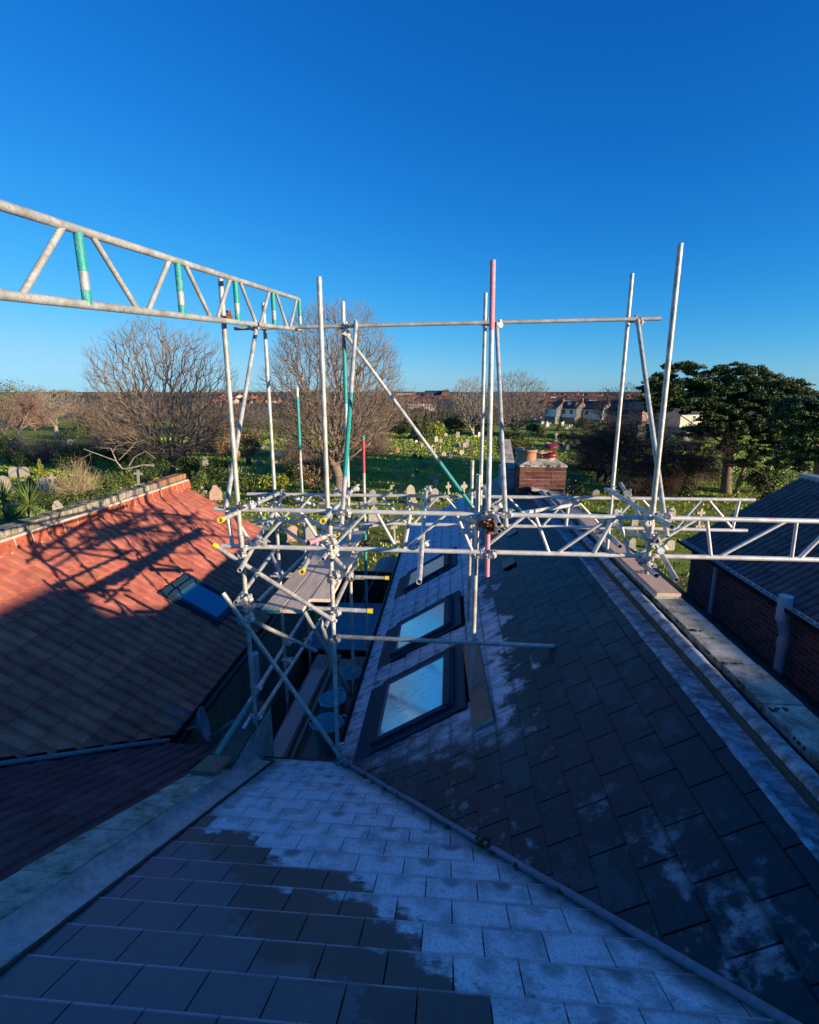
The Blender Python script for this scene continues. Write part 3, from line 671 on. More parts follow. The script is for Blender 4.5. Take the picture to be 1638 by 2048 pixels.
# ================================================================ LEFT NEIGHBOUR: red tiled wing and its dark main roof
lh = thing('tiled_house', (-5, 6, GZ), 'neighbouring house with a sunlit red interlocking tile roof and pebbledashed wall', 'house')
b = MB(); VY = lambda x: 5.3+1.176*(x+3.5)
b.poly([(-3.42, 5.3, z3(-3.42)-.03), (-3.42, 12.5, z3(-3.42)-.03), (-6.8, 12.5, z3(-6.8)-.03), (-6.8, VY(-6.8), z3(-6.8)-.03)])
lroof = b.build('wing_roof', MT['felt'], lh)
tm3 = tile_mesh(.392, .3765, .05, MT['red_tile'], amp=.036); rows = []
u = Vector((0, 1, 0)); v = Vector((-C3, 0, math.sin(A3)))
for k in range(10):
    x = -3.45-.3277*(k+.5)
    for i in range(30):
        y = 12.38-i*.395-(.0 if k % 2 == 0 else .0)
        if y < VY(x)-.3: continue
        rows.append(frameM(Vector((x, y, z3(x)))+n3*.004, u, v, n3, .004))
vp3 = Vector((-1.176, 1, 0)).normalized()
def clip3(M):
    dd = (M.translation-Vector((-3.5, 5.3, 0))).dot(vp3)
    if dd < -.2: return 'out'
    if dd < .34: return (Vector((-3.5, 5.3, 0))+vp3*.04, -vp3)
    if abs(M.translation.x+4.42) < .3 and 8.05 < M.translation.y < 8.75: return 'out'
    return None
lay(lroof, 'roof_tile', rows, tm3, 200, 'roof_tiles_far', clip3)
b = MB(); z4 = lambda y: z1(y)+.03
b.poly([(-2.44, 5.28, z4(5.28)-.03), (-2.44, -3.2, z4(-3.2)-.03), (-10.5, -3.2, z4(-3.2)-.03), (-10.2, VY(-10.2), z4(VY(-10.2))-.03), (-3.5, 5.28, z4(5.28)-.03)])
b.poly([(-2.44, -3.2, z4(-3.2)-.03), (-2.44, -9, z4(-3.2)-2.9), (-10.5, -9, z4(-3.2)-2.9), (-10.5, -3.2, z4(-3.2)-.03)])
mroof = b.build('main_roof', MT['felt'], lh)
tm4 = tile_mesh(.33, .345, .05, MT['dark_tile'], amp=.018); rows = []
u = Vector((-1, 0, 0)); v = Vector((0, -CB, math.sin(BE)))
for k in range(20):
    y = 5.28-(k+.5)*.345*CB
    for i in range(24):
        x = -2.64-i*.33
        if y < -2: continue
        rows.append(frameM(Vector((x, y, z4(y)))+n1*.004, u, v, n1, .004))
def clip4(M):
    dd = (M.translation-Vector((-3.5, 5.3, 0))).dot(vp3)
    if dd > .2: return 'out'
    if dd > -.34: return (Vector((-3.5, 5.3, 0))-vp3*.04, vp3)
    return None
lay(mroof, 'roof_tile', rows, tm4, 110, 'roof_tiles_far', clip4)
m = MB(); p0 = Vector((-3.45, 5.36, z3(-3.45)+.03)); p1 = Vector((-7.6, VY(-7.6), z3(-7.6)+.03)); m.path([p0.lerp(p1, i/10)+Vector((0, 0, .006*(i % 2))) for i in range(11)], .028, 8); m.build('valley_roll', MT['blue_grey'], lh)
# three pale tiles low on the wing
for (x, y) in ((-3.60, 5.72),):
    place('patch_tile', tile_mesh(.392, .30, .0, MT['grey_tile'], 'patch_tile', .024), lroof, frameM(Vector((x, y, z3(x)))+n3*.016, Vector((0, 1, 0)), Vector((-C3, 0, math.sin(A3))), n3))
# verge mortar, parapet: red brick band, mortar line, brick-on-edge coping
m = MB(); R = Matrix((Vector((0, 1, 0)), Vector((-C3, 0, math.sin(A3))), n3)).transposed()
c = Vector(((-3.45-6.76)/2, 12.56, z3((-3.45-6.76)/2)+.0)); m.box(c, (.03, 3.78, .07), R); m.build('verge', MT['cream_mortar'], lh)
lw = MB().span((-7.05, 1.5, GZ), (-6.80, 12.6, -2.14)).build('parapet_wall', MT['pebbledash'], lh)
q = MB().box((0, 0, 0), (.05, .315, .205)).mesh('red_brick', MT['red_brick'])
y = 2.0
while y < 12.5:
    place('red_brick', q, lw, Matrix.Translation((-6.785+random.uniform(-.003, .003), y+.17, -2.30)) @ Matrix.Rotation(math.radians(-9), 4, 'Y')); y += .347
m = MB(); m.box((-6.787, 7.2, -2.305), (.034, 10.8, .225), Matrix.Rotation(math.radians(-9), 3, 'Y')); m.span((-6.86, 1.8, -2.195), (-6.735, 12.62, -2.155)); m.build('mortar_band', MT['cream_mortar'], lw)
m = MB(); y = 2.0
while y < 12.5:
    m.box((-6.745, y+random.uniform(0, .1), -2.408), (.05, .10, .035)); y += .1975
m.build('mortar_fillet', MT['cream_mortar'], lw)
qs = [MB().box((0, 0, 0), (.25+.01*i, .098, .115)).mesh('coping_brick', MT['coping_brick']) for i in range(3)]
qo = MB().box((0, 0, 0), (.27, .066, .12)).mesh('coping_brick', MT['coping_orange'])
y = 3.0
while y < 12.6:
    if y < 11.35:
        place('coping_brick', random.choice(qs), lw, Matrix.Translation((-6.93+random.uniform(-.012, .012), y, -2.09+random.uniform(-.01, .008))) @ Matrix.Rotation(random.uniform(-.05, .05), 4, 'Z')); y += .112
    else:
        place('coping_brick', qo, lw, Matrix.Translation((-6.92+random.uniform(-.006, .006), y, -2.065+random.uniform(-.004, .004)))); y += .074
m = MB(); m.span((-7.03, 3.0, -2.145), (-6.84, 12.6, -2.05)); m.build('coping_mortar', MT['mortar'], lw)
m = MB()
for i in range(420):
    y = random.uniform(3, 12.5); r = random.uniform(.015, .045); m.lathe((-6.93-random.uniform(-.09, .1), y, -2.035), [(0, r*.35), (r*.7, r*.2), (r, -.01)], 6)
tag(m.build('moss', MT['moss'], lw), kind='stuff')
# end gable and pebbledashed flank wall, gutter, downpipe
m = MB(); m.span((-3.62, 5.2, GZ), (-3.50, 12.45, z3(-3.5)-.08)); m.add([(-3.5, 12.45, GZ), (-6.8, 12.45, GZ), (-6.8, 12.45, z3(-6.8)-.05), (-3.5, 12.45, z3(-3.5)-.05), (-3.5, 12.35, GZ), (-6.8, 12.35, GZ), (-6.8, 12.35, z3(-6.8)-.05), (-3.5, 12.35, z3(-3.5)-.05)], [(0, 1, 2, 3), (7, 6, 5, 4)])
m.span((-3.6, 4.95, GZ), (-2.44, 5.1, z4(5.1)-.2)); m.build('wall', MT['pebbledash'], lh)
m = MB()
for k in range(6):
    t0, t1 = math.pi+k*math.pi/6, math.pi+(k+1)*math.pi/6; c = Vector((-3.37, 0, z3(-3.45)-.03)); r = .06
    for rr, fl in ((r, 0), (r-.006, 1)):
        a = [c+Vector((rr*math.cos(t), 0, rr*math.sin(t))) for t in ((t0, t1) if not fl else (t1, t0))]
        m.poly([a[0]+Vector((0, 5.3, 0)), a[1]+Vector((0, 5.3, 0)), a[1]+Vector((0, 12.5, 0)), a[0]+Vector((0, 12.5, 0))])
m.span((-3.46, 5.3, z3(-3.45)-.17), (-3.44, 12.5, z3(-3.45)-.03)); m.span((-3.5, 5.30, z4(5.3)-.1), (-2.46, 5.38, z4(5.3)-.03)); m.build('gutter', MT['black_plastic'], lh)
m = MB(); X = -3.30; p = aX(502, 1250, X); y = p.y
m.tube((X, y, -4.35), (X, y, -5.05), .085, n=14); m.tube((X, y, -5.05), (X-.03, y, -5.2), .065, n=12); m.tube((X-.03, y, -5.2), (X-.03, y, GZ), .057, n=12)
for z in (-5.35, -6.1, -7.0): m.tube((X-.03, y, z), (X-.03, y, z-.09), .07, n=12)
m.build('downpipe', MT['white_pvc'], lh)
m = MB(); m.tube((-3.44, 6.9, -5.5), (-3.44, 9.5, -5.5), .025, n=8); m.tube((-3.44, 7.1, -6.2), (-3.44, 9.2, -6.2), .025, n=8); m.build('waste_pipe', MT['black_plastic'], lh)
sl = skylight(lh, lambda s, t: Vector((s, t, z3(s))), Vector((0, 1, 0)), Vector((-C3, 0, math.sin(A3))), n3, 0, 1, 0, 1, 'clear_glass', True) if False else None
def sky3():
    R = Matrix((Vector((0, 1, 0)), Vector((-C3, 0, math.sin(A3))), n3)).transposed(); c = Vector((-4.42, 8.40, z3(-4.42)))+n3*.03
    def bx(m, x0, x1, y0, y1, za, zb): m.box(c + R @ Vector(((x0+x1)/2, (y0+y1)/2, (za+zb)/2)), (x1-x0, y1-y0, zb-za), R)
    m = MB(); bx(m, -.50, .50, -.53, -.80, -.005, .012) if False else bx(m, -.46, .46, -.72, -.50, -.01, .012); bx(m, -.50, .50, .49, .66, -.02, .05); bx(m, -.50, -.44, -.52, .52, -.02, .05); bx(m, .44, .50, -.52, .52, -.02, .05)
    f = m.build('skylight', MT['grey_frame'], lh)
    m = MB(); bx(m, -.44, -.36, -.5, .5, 0, .085); bx(m, .36, .44, -.5, .5, 0, .085); bx(m, -.36, .36, -.5, -.40, 0, .08); bx(m, -.36, .36, .42, .5, 0, .095); m.build('sash', MT['grey_frame'], f)
    m = MB(); bx(m, -.36, .36, -.40, .42, .03, .055); m.build('pane', MT['clear_glass'], f)
sky3()
dish = thing('satellite_dish', (-3.42, 6.0, -4.9), 'grey satellite dish fixed to the pebbledashed wall under the red roof', 'dish')
p = aX(405, 1450, -3.2); nrm = Vector((.9, .36, .22)).normalized(); q = nrm.to_track_quat('Z', 'Y')
m = MB(); m.lathe(p, [(0, -.07), (.10, -.055), (.18, -.02), (.23, .02), (.235, .025), (.235, .035), (.22, .03), (.12, -.03), (0, -.05)], 26, q=q); m.build('reflector', MT['dish'], dish)
m = MB(); m.tube(p-nrm*.06, p-nrm*.06+Vector((-.16, 0, -.05)), .02, n=8); m.tube(p+Vector((0, 0, -.22)), p+nrm*.28+Vector((0, 0, -.16)), .012, n=6); m.build('arm', MT['dish'], dish)
m = MB(); m.tube(p+nrm*.27+Vector((0, 0, -.17)), p+nrm*.40+Vector((0, .02, -.12)), .03, n=10); m.build('receiver', MT['dish'], dish)
# ================================================================ RIGHT NEIGHBOUR: brick house with a dark corrugated tile roof
rh = thing('brick_house', (6, 5, GZ), 'brick house on the right with grey downpipes and a brown tiled roof in shade', 'house')
A5 = math.radians(33); EZ = -2.80; n5 = Vector((-math.sin(A5), 0, math.cos(A5))); zr = lambda x: EZ+(x-4.75)*math.tan(A5)
RX = 6.75
m = MB(); m.span((4.80, 1.0, GZ), (4.95, 10.0, EZ-.02)); m.add([(4.8, 10, GZ), (4.8, 10, EZ), (RX, 10, zr(RX)-.03), (9.3, 10, EZ), (9.3, 10, GZ)], [(4, 3, 2, 1, 0)]); m.build('wall', MT['small_brick'], rh, fix=False)
m = MB(); m.span((4.79, 1.0, EZ-.22), (4.80, 10.02, EZ-.03)); m.build('brick_band', MT['red_brick'], rh)
b = MB(); b.poly([(4.70, 10.12, zr(4.70)-.03), (4.70, 1.0, zr(4.70)-.03), (RX, 1.0, zr(RX)-.03), (RX, 10.12, zr(RX)-.03)]); b.poly([(RX, 10.12, zr(RX)-.03), (RX, 1, zr(RX)-.03), (9.4, 1, EZ), (9.4, 10.12, EZ)])
rr = b.build('roof', MT['felt'], rh)
tm5 = tile_mesh(.30, .335, .05, MT['brown_tile'], amp=.03); rows = []; u = Vector((0, -1, 0)); v = Vector((math.cos(A5), 0, math.sin(A5)))
for k in range(9):
    x = 4.66+(k+.5)*.335*math.cos(A5)
    if x > RX: break
    for i in range(31): rows.append(frameM(Vector((x, 9.95-i*.3, zr(x)))+n5*.004, u, v, n5, .004))
lay(rr, 'roof_tile', rows, tm5, 260, 'roof_tiles_far')
m = MB(); m.span((RX-.12, 1, zr(RX)-.08), (RX+.12, 10.14, zr(RX)+.03)); m.build('ridge', MT['lead'], rh)
m = MB(); m.span((4.64, 1, EZ-.10), (4.66, 10.14, EZ-.0)); m.span((4.68, 1, EZ-.14), (4.74, 10.12, EZ-.10)); m.build('fascia', MT['white_pvc'], rh)
m = MB(); m.span((4.56, 1, EZ-.07), (4.64, 10.16, EZ-.065)); m.span((4.555, 1, EZ-.07), (4.562, 10.16, EZ-.01)); m.build('gutter', MT['black_plastic'], rh)
for (x, yb, big) in ((1435, 1100, 1), (1432, 1110, 0)):
    pass
p = aX(1569, 1170, 4.55); m = MB(); m.tube((4.6, p.y, EZ+.13), (4.6, p.y, EZ-.22), .085, n=14); m.tube((4.6, p.y, EZ-.22), (4.66, p.y, EZ-.42), .065, n=12); m.tube((4.66, p.y, EZ-.42), (4.66, p.y, -3.95), .06, n=12); m.tube((4.66, p.y, EZ-.5), (4.66, p.y, EZ-.60), .072, n=12); m.build('downpipe', MT['white_pvc'], rh)
p = aX(1432, 1140, 4.72); m = MB(); m.tube((4.72, p.y, EZ-.1), (4.72, p.y, -3.95), .036, n=10); m.build('downpipe', MT['white_pvc'], rh)
# terrace that carries on to both sides behind the camera; its ridge keeps the roofs in morning shade
tr = thing('terrace_row', (20, -3, GZ), 'terrace of houses that carries on to the right behind the viewpoint', 'house')
m = MB(); zt = .38
m.add([(2.9, -3.4, zt), (60, -3.4, zt), (60, .6, zt-1.93), (4.9, .6, zt-1.93), (2.9, -9, zt-2.7), (60, -9, zt-2.7)], [(0, 3, 2, 1), (0, 1, 5, 4)]); m.build('roof', MT['far_slate'], tr, fix=True)
m = MB(); m.span((3.0, -8.8, GZ), (60, -8.6, zt-2.8)); m.span((4.9, .35, GZ), (60, .5, zt-2.0)); m.span((2.9, -8.7, GZ), (3.0, .4, zt-2.8)); m.build('wall', MT['far_brick'], tr)
m = MB()
for x, hh in ((3.0, .25), (12.4, .22), (30, .3), (44, .3)): m.span((x, -3.9, zt-.4), (x+.9, -2.9, zt+hh))
m.build('chimney_stacks', MT['far_brick'], tr)
# ================================================================ the yard between the wings
yd = thing('rear_extension', (-2, 12, GZ), 'pale flat roofed extension low down between the two wings', 'extension')
m = MB(); a, b_ = aZ(690, 1205, -6.0), aZ(690, 1302, -6.0); m.span((-3.45, b_.y, -6.12), (-1.12, a.y, -6.0)); m.build('flat_roof', MT['flat_roof'], yd)
m = MB(); m.span((-3.45, b_.y, GZ), (-1.12, b_.y+.1, -6.125)); m.span((-3.45, b_.y-.05, -6.14), (-1.12, b_.y, -5.96)); m.build('wall', MT['dark_wood'], yd)
fn = thing('board_fence', (-2, a.y+.6, GZ), 'dark brown close boarded fence beyond the flat roof', 'fence')
yy = a.y+.5; ztop = aY(760, 1143, yy).z
for i in range(34):
    z = ztop-.07-i*.085
    if z < -6.5: break
    MB().box((-2.2+random.uniform(-.01, .01), yy+random.uniform(-.008, .008), z), (5.2, .03, .078)).build('board', MT['dark_wood'], fn)
MB().span((-4.8, yy-.03, ztop-.02), (.4, yy+.03, ztop+.01)).build('rail', MT['blue_grey'], fn)
lp = thing('log_store', tuple(aY(778, 1140, yy+.7)), 'weathered half barrel of grey boards lying on the garden beyond the fence', 'garden store')
c = aY(778, 1132, yy+.9)
for i in range(9):
    t = math.pi*(i+.5)/9*.62+.6; p = c+Vector((.55*math.cos(t), 0, .42*math.sin(t)-.35)); R = Matrix.Rotation(math.pi/2-t, 3, 'Y')
    MB().box(p, (.17, 1.5, .03), R).build('stave', MT['board_pink'], lp)
# ================================================================ SCAFFOLDING
scf = thing('scaffold', (-1.8, 6, -4.8), 'galvanised tube scaffold between the red roof and the frosted slate roof', 'scaffold')
TR = .0245
def tube(name, a, b, mt='galv', paint=(), cap=None, r=TR, parent=None):
    a = Vector(a); b = Vector(b)
    m = MB(); m.tube(Vector((0, 0, 0)), b-a, r, n=16, wall=.004)
    o = place(name, m.mesh(name, MT[mt]), parent or scf, Matrix.Translation(a))
    for (t0, t1, pm) in paint:
        q = MB(); q.tube((b-a)*t0, (b-a)*t1, r+.0012, n=16, caps=False); place('paint_band', q.mesh('paint_band', MT[pm]), o, Matrix.Translation(a))
    d = (b-a).normalized()
    for e, s, base in ((0, -1, a), (1, 1, b)):
        if cap and e in cap:
            q = MB(); c0 = d*s*.012; q.tube(base-a-d*s*.045, base-a+c0, r+.005, n=16, caps=False); q.tube(base-a+c0*.9, base-a+c0, r*.999+.005, r*.8, n=16, caps=False)
            q.lathe(base-a-d*s*.01, [(0, 0), (r*.98, 0)], 16, q=(d*s).to_track_quat('Z', 'Y'))
            place('end_cap', q.mesh('end_cap', MT['yellow']), o, Matrix.Translation(a))
    return o
def coupler_mesh(m_):
    m = MB(); r = TR
    for zz in (0,):
        m.tube((0, 0, -.024), (0, 0, .024), r+.006, n=14, caps=True)
        m.tube((0, 0, -.026), (0, 0, -.018), r+.0095, n=14); m.tube((0, 0, .018), (0, 0, .026), r+.0095, n=14)
    m.box((r+.022, 0, 0), (.034, .022, .044)); m.tube((r+.030, -.035, 0), (r+.030, .062, 0), .0065, n=6); m.tube((r+.030, .032, 0), (r+.030, .046, 0), .013, n=6); m.box((r+.03, -.03, 0), (.026, .016, .026))
    m.tube((-.024, .052, 0), (.024, .052, 0), r+.006, n=14); m.box((0, r+.008, .0), (.05, .02, .04)); m.box((.0, .052, r+.022), (.042, .02, .034)); m.tube((0, .03, r+.03), (0, .098, r+.03), .0065, n=6); m.tube((0, .066, r+.03), (0, .08, r+.03), .013, n=6)
    return m.mesh('coupler', m_)
CM = {'clip': coupler_mesh(MT['clip']), 'rusty': coupler_mesh(MT['rusty']), 'blue': coupler_mesh(MT['dullsteel'])}
def coupler(p, d=(0, 0, 1), rot=0, k='clip'):
    q = Vector(d).normalized().to_track_quat('Z', 'Y').to_matrix().to_4x4(); M = Matrix.Translation(Vector(p)) @ q @ Matrix.Rotation(rot, 4, 'Z'); return place('coupler', CM[k], scf, M)
N_, F_ = 5.1, 7.0     # near and far frame
V3 = Vector
# uprights
def up(x0, y0, x1, y1, Y, name='upright', **k):
    a, b = aY(x0, y0, Y), aY(x1, y1, Y); X = (a.x+b.x)/2; return tube(name, (X, Y, a.z), (X, Y, b.z), **k)
up(438, 558, 485, 1092, 5.05); tube('upright', (-2.17, 5.03, -1.45), (-2.17, 5.03, -4.9))
tube('upright', (-2.475, F_, 1.17), (-2.475, F_, -5.6)); up(641, 554, 655, 1075, N_, mt='galv'); tube('upright', (-1.225, N_-.02, -1.34), (-1.235, N_-.02, -5.0))
tube('upright', (-1.41, F_, 1.17), (-1.41, F_, -4.75), paint=((.0, .10, 'galv'), (.075, .22, 'teal')))
tube('upright', (.37, N_, 1.19), (.42, N_, -1.86), paint=((.0, .20, 'pink'), (.79, 1, 'pink')))
tube('upright', (.43, F_, 1.25), (.45, F_, -1.72)); tube('upright', (.305, 5.2, -.80), (.305, 5.2, z2(.305)+.03)); tube('upright', (.32, F_-.04, -.88), (.32, F_-.04, z2(.32)+.05))
tube('upright', (2.22, F_, 1.45), (2.22, F_, -2.1)); tube('upright', (1.97, 5.0, 1.27), (1.99, 5.0, -1.75))
a = aY(594, 775, 8.5); tube('upright', (a.x, 8.5, a.z), (a.x, 8.5, -5.6), paint=((.025, .18, 'teal'),))
a = aY(724, 872, 8.5); tube('upright', (a.x+.02, 8.5, a.z), (a.x+.02, 8.5, -5.9), paint=((.0, .012, 'teal'), (.012, .12, 'red_paint'), (.30, .60, 'teal')))
# rakers
tube('raker', aY(513, 654, 6.72), aY(452, 1016, N_-.05)); tube('raker', aY(712, 645, 6.70), aY(683, 1050, 4.98), paint=((.40, .8, 'teal'),)); tube('raker', aY(993, 645, 6.72), aY(1012, 1056, 5.0)); tube('raker', aY(1275, 640, 6.72), aY(1334, 1074, 4.95))
tube('raker', aY(691, 668, 6.93), aY(948, 1018, 6.9), paint=((.72, .98, 'teal'),))
# top rail and ledgers
tube('top_rail', aY(469, 657, 6.80), aY(1321, 637, 6.80), mt='dullsteel')
tube('ledger', aY(586, 1006, 8.45), aY(786, 1009, 8.45)); tube('ledger', aY(549, 1147, 6.94), aY(776, 1156, 6.94), cap=(1,), paint=((.48, .72, 'teal'),)); tube('ledger', aY(470, 1209, 5.30), aY(743, 1222, 5.30), cap=(1,))
tube('ledger', aY(672, 1273, 5.26), aY(1108, 1293, 5.26)); tube('ledger', (-2.60, 6.97, -2.62), (-1.2, 6.97, -2.62))
# transoms running away from the camera
def tr_(x0, y0, Y0, x1, y1, Y1, name='transom', **k): return tube(name, aY(x0, y0, Y0), aY(x1, y1, Y1), **k)
tr_(441, 1040, 4.6, 564, 984, 7.15, cap=(0,)); tr_(646, 1042, 4.62, 713, 972, 7.2, cap=(0,)); tr_(479, 1141, 4.68, 569, 988, 7.1); tr_(604, 1143, 4.6, 668, 1020, 7.0, cap=(0,)); tr_(429, 1091, 4.95, 668, 1242, 4.90, name='brace', cap=(0,))
tr_(675, 1069, 6.2, 700, 1040, 7.1, cap=(0,)); tr_(617, 1086, 4.85, 657, 1071, 5.12, paint=((.0, .6, 'pink'),)); tr_(645, 1119, 4.85, 664, 1092, 5.25); tr_(650, 1255, 4.95, 723, 1100, 6.95); tr_(661, 1107, 5.1, 699, 1146, 6.95, name='brace'); tr_(471, 1206, 4.85, 548, 1102, 6.95)
tr_(838, 1164, 4.1, 853, 974, 7.3); tr_(998, 1049, 4.6, 966, 972, 7.2); tr_(999, 1063, 4.72, 984, 1052, 5.4); tr_(1344, 1054, 4.5, 1212, 978, 7.15); tr_(1353, 1160, 4.5, 1241, 967, 7.2); tr_(1313, 1151, 4.62, 1279, 1123, 5.25); tr_(1314, 1083, 4.9, 1216, 1050, 7.0, name='brace'); tr_(1208, 1063, 6.5, 1240, 1093, 5.2, name='brace', paint=((0, .6, 'teal'),))
# plan bracing between the beams
tr_(820, 1007, 6.95, 968, 1048, 5.2, name='brace'); tr_(1040, 1027, 5.5, 1156, 1008, 7.0, name='brace', cap=(1,)); tr_(688, 1066, 5.4, 797, 1038, 7.0, name='brace', mt='dullsteel'); tr_(548, 1006, 7.05, 664, 1062, 5.2, name='brace'); tr_(560, 1052, 7.0, 614, 1090, 5.9, name='brace'); tr_(585, 993, 6.95, 628, 1010, 7.4, name='brace')
tr_(497, 1238, 5.0, 632, 1302, 5.6, name='brace', mt='dullsteel'); tr_(543, 1110, 7.02, 564, 1155, 6.6, name='brace'); tr_(490, 1243, 4.85, 502, 1228, 5.25)
tr_(446, 1186, 4.86, 690, 1526, 4.93, name='brace'); tr_(608, 1222, 5.6, 712, 1406, 6.95, name='brace', mt='dullsteel'); tr_(641, 1240, 5.2, 668, 1330, 5.4, name='brace', mt='dullsteel')
# two long guard tubes low on the left, and the blue-shadowed one under the platform
X = -2.33; tube('guard_tube', aX(432, 1511, -2.22), aX(640, 1180, -2.22), paint=((0, .20, 'teal'),)); tube('guard_tube', aX(512, 1441, -2.15), aX(655, 1218, -2.15)); tube('guard_tube', aX(515, 1205, -2.2), aX(622, 1098, -2.2))
# couplers at the joints
for p, d, r_, k in ((aY(459, 637, 5.0), (0, 0, 1), .3, 'rusty'), (aY(508, 657, 6.76), (0, 0, 1), 1, 'blue'), (aY(527, 656, 6.9), (0, 0, 1), .4, 'clip'), (aY(686, 655, 6.9), (0, 0, 1), .8, 'clip'), (aY(711, 652, 6.75), (0, 0, 1), .2, 'clip'), (aY(688, 668, 6.95), (0, 0, 1), 2, 'blue'),
    (aY(969, 648, 6.9), (0, 0, 1), 1, 'clip'), (aY(993, 650, 6.75), (0, 0, 1), 2.2, 'clip'), (aY(1262, 641, 6.9), (0, 0, 1), 1, 'clip'), (aY(1276, 645, 6.75), (0, 0, 1), 2.4, 'blue'),
    (aY(497, 1012, 5.0), (0, 0, 1), 1, 'clip'), (aY(560, 986, 6.95), (0, 0, 1), 1, 'clip'), (aY(566, 993, 6.95), (1, 0, 0), 1, 'clip'), (aY(688, 1025, 5.0), (0, 0, 1), 1, 'clip'), (aY(707, 978, 7.0), (0, 0, 1), 2, 'clip'), (aY(519, 1083, 5.0), (.2, 1, .4), 2, 'clip'), (aY(533, 1053, 5.4), (.2, 1, .4), 1, 'clip'),
    (aY(487, 1108, 5.0), (0, 0, 1), .5, 'clip'), (aY(486, 1095, 5.05), (0, 0, 1), 2.5, 'blue'), (aY(480, 1122, 4.98), (1, 0, -.5), .5, 'clip'), (aY(656, 1072, 5.08), (0, 0, 1), 3, 'clip'), (aY(660, 1082, 5.08), (0, 0, 1), 1, 'clip'), (aY(661, 1103, 5.05), (0, 0, 1), 2, 'clip'), (aY(664, 1111, 5.05), (0, 0, 1), 4, 'clip'),
    (aY(666, 1163, 5.08), (0, 0, 1), 4, 'clip'), (aY(667, 1150, 5.08), (0, 0, 1), 1, 'blue'), (aY(669, 1224, 5.05), (0, 0, 1), 1, 'clip'), (aY(662, 1238, 4.97), (1, 0, -.6), 1, 'clip'), (aY(668, 1278, 5.08), (0, 0, 1), 1, 'blue'), (aY(494, 1197, 5.0), (0, 0, 1), 1, 'clip'), (aY(484, 1203, 4.95), (.2, 1, 0), 1, 'clip'), (aY(496, 1218, 5.0), (0, 0, 1), 0, 'blue'),
    (aY(499, 1224, 5.0), (1, 0, 0), 0, 'blue'), (aY(497, 1236, 4.9), (0, 0, 1), 1, 'clip'), (aY(484, 1245, 4.9), (0, 1, 0), 1, 'blue'), (aY(698, 1152, 6.96), (0, 0, 1), 1, 'clip'), (aY(700, 1160, 6.9), (1, 0, 0), 1, 'rusty'), (aY(728, 1087, 6.96), (0, 0, 1), 1, 'rusty'), (aY(558, 1146, 6.96), (0, 0, 1), 1, 'clip'), (aY(600, 1006, 8.47), (0, 0, 1), 1, 'blue'), (aY(725, 1006, 8.47), (0, 0, 1), 1, 'clip'),
    (aY(550, 1045, 7.0), (0, 0, 1), 1, 'clip'), (aY(562, 1058, 6.9), (1, .5, 0), 1, 'blue'), (aY(672, 985, 7.0), (1, 0, 0), 1, 'clip'), (aY(853, 979, 7.05), (0, 0, 1), 1, 'clip'), (aY(843, 1093, 5.05), (0, 1, .1), 1, 'clip'), (aY(816, 1011, 7.0), (0, 0, 1), 1, 'blue'), (aY(816, 1035, 7.0), (0, 0, 1), 1, 'blue'),
    (aY(942, 988, 7.0), (0, 0, 1), 1, 'clip'), (aY(956, 1033, 5.1), (0, 0, 1), 1, 'blue'), (aY(954, 1110, 5.12), (0, 0, 1), 1, 'clip'), (aY(977, 1110, 5.08), (0, 0, 1), 1, 'clip'), (aY(976, 1030, 5.05), (0, 0, 1), 1, 'clip'), (aY(975, 1022, 5.05), (1, 0, 0), 1, 'blue'), (aY(978, 1047, 5.03), (0, 0, 1), 1, 'rusty'), (aY(978, 1062, 5.03), (0, 0, 1), 2, 'rusty'), (aY(971, 1051, 5.05), (0, 0, 1), 4, 'rusty'), (aY(990, 1016, 5.3), (0, 1, .1), 1, 'clip'), (aY(967, 976, 7.05), (0, 0, 1), 1, 'clip'), (aY(1010, 1029, 5.02), (0, 0, 1), 1, 'clip'), (aY(941, 1054, 7.0), (0, 0, 1), 1, 'clip'),
    (aY(1217, 980, 7.0), (0, 0, 1), 1, 'clip'), (aY(1228, 983, 6.95), (0, 0, 1), 3, 'clip'), (aY(1252, 984, 6.6), (.2, 1, .2), 3, 'clip'), (aY(1305, 1026, 5.0), (0, 0, 1), 3, 'clip'), (aY(1296, 1036, 5.0), (1, 0, 0), 3, 'clip'), (aY(1325, 1031, 5.0), (0, 0, 1), 1, 'clip'), (aY(1290, 1073, 5.1), (1, .6, 0), 1, 'clip'), (aY(1302, 1078, 5.0), (0, 0, 1), 1, 'clip'), (aY(1320, 1102, 4.9), (0, 1, -.4), 1, 'clip'),
    (aY(1289, 1118, 5.05), (0, 0, 1), 1, 'clip'), (aY(1298, 1130, 5.0), (0, 0, 1), 3, 'clip'), (aY(1283, 1125, 5.1), (0, 1, 0), 1, 'blue'), (aY(1148, 1009, 6.9), (1, .6, 0), 1, 'clip'), (aY(1229, 1050, 6.95), (0, 0, 1), 1, 'clip'),
    (aX(512, 1438, -2.15), (0, 1, 0), 1, 'clip'), (aX(512, 1380, -2.2), (0, 1, 0), 1, 'clip'), (aX(571, 1284, -2.2), (0, 1, 0), 2, 'clip'), (aX(572, 1325, -2.15), (0, 1, 0), 1, 'clip'), (aX(615, 1283, -2.15), (0, 1, 0), 1, 'clip'), (aY(678, 1492, 5.08), (0, 0, 1), 1, 'clip'), (aY(684, 1524, 4.97), (0, 0, 1), 1, 'clip'), (aY(710, 1402, 6.95), (0, 0, 1), 1, 'clip')):
    coupler(p, d, r_, k)
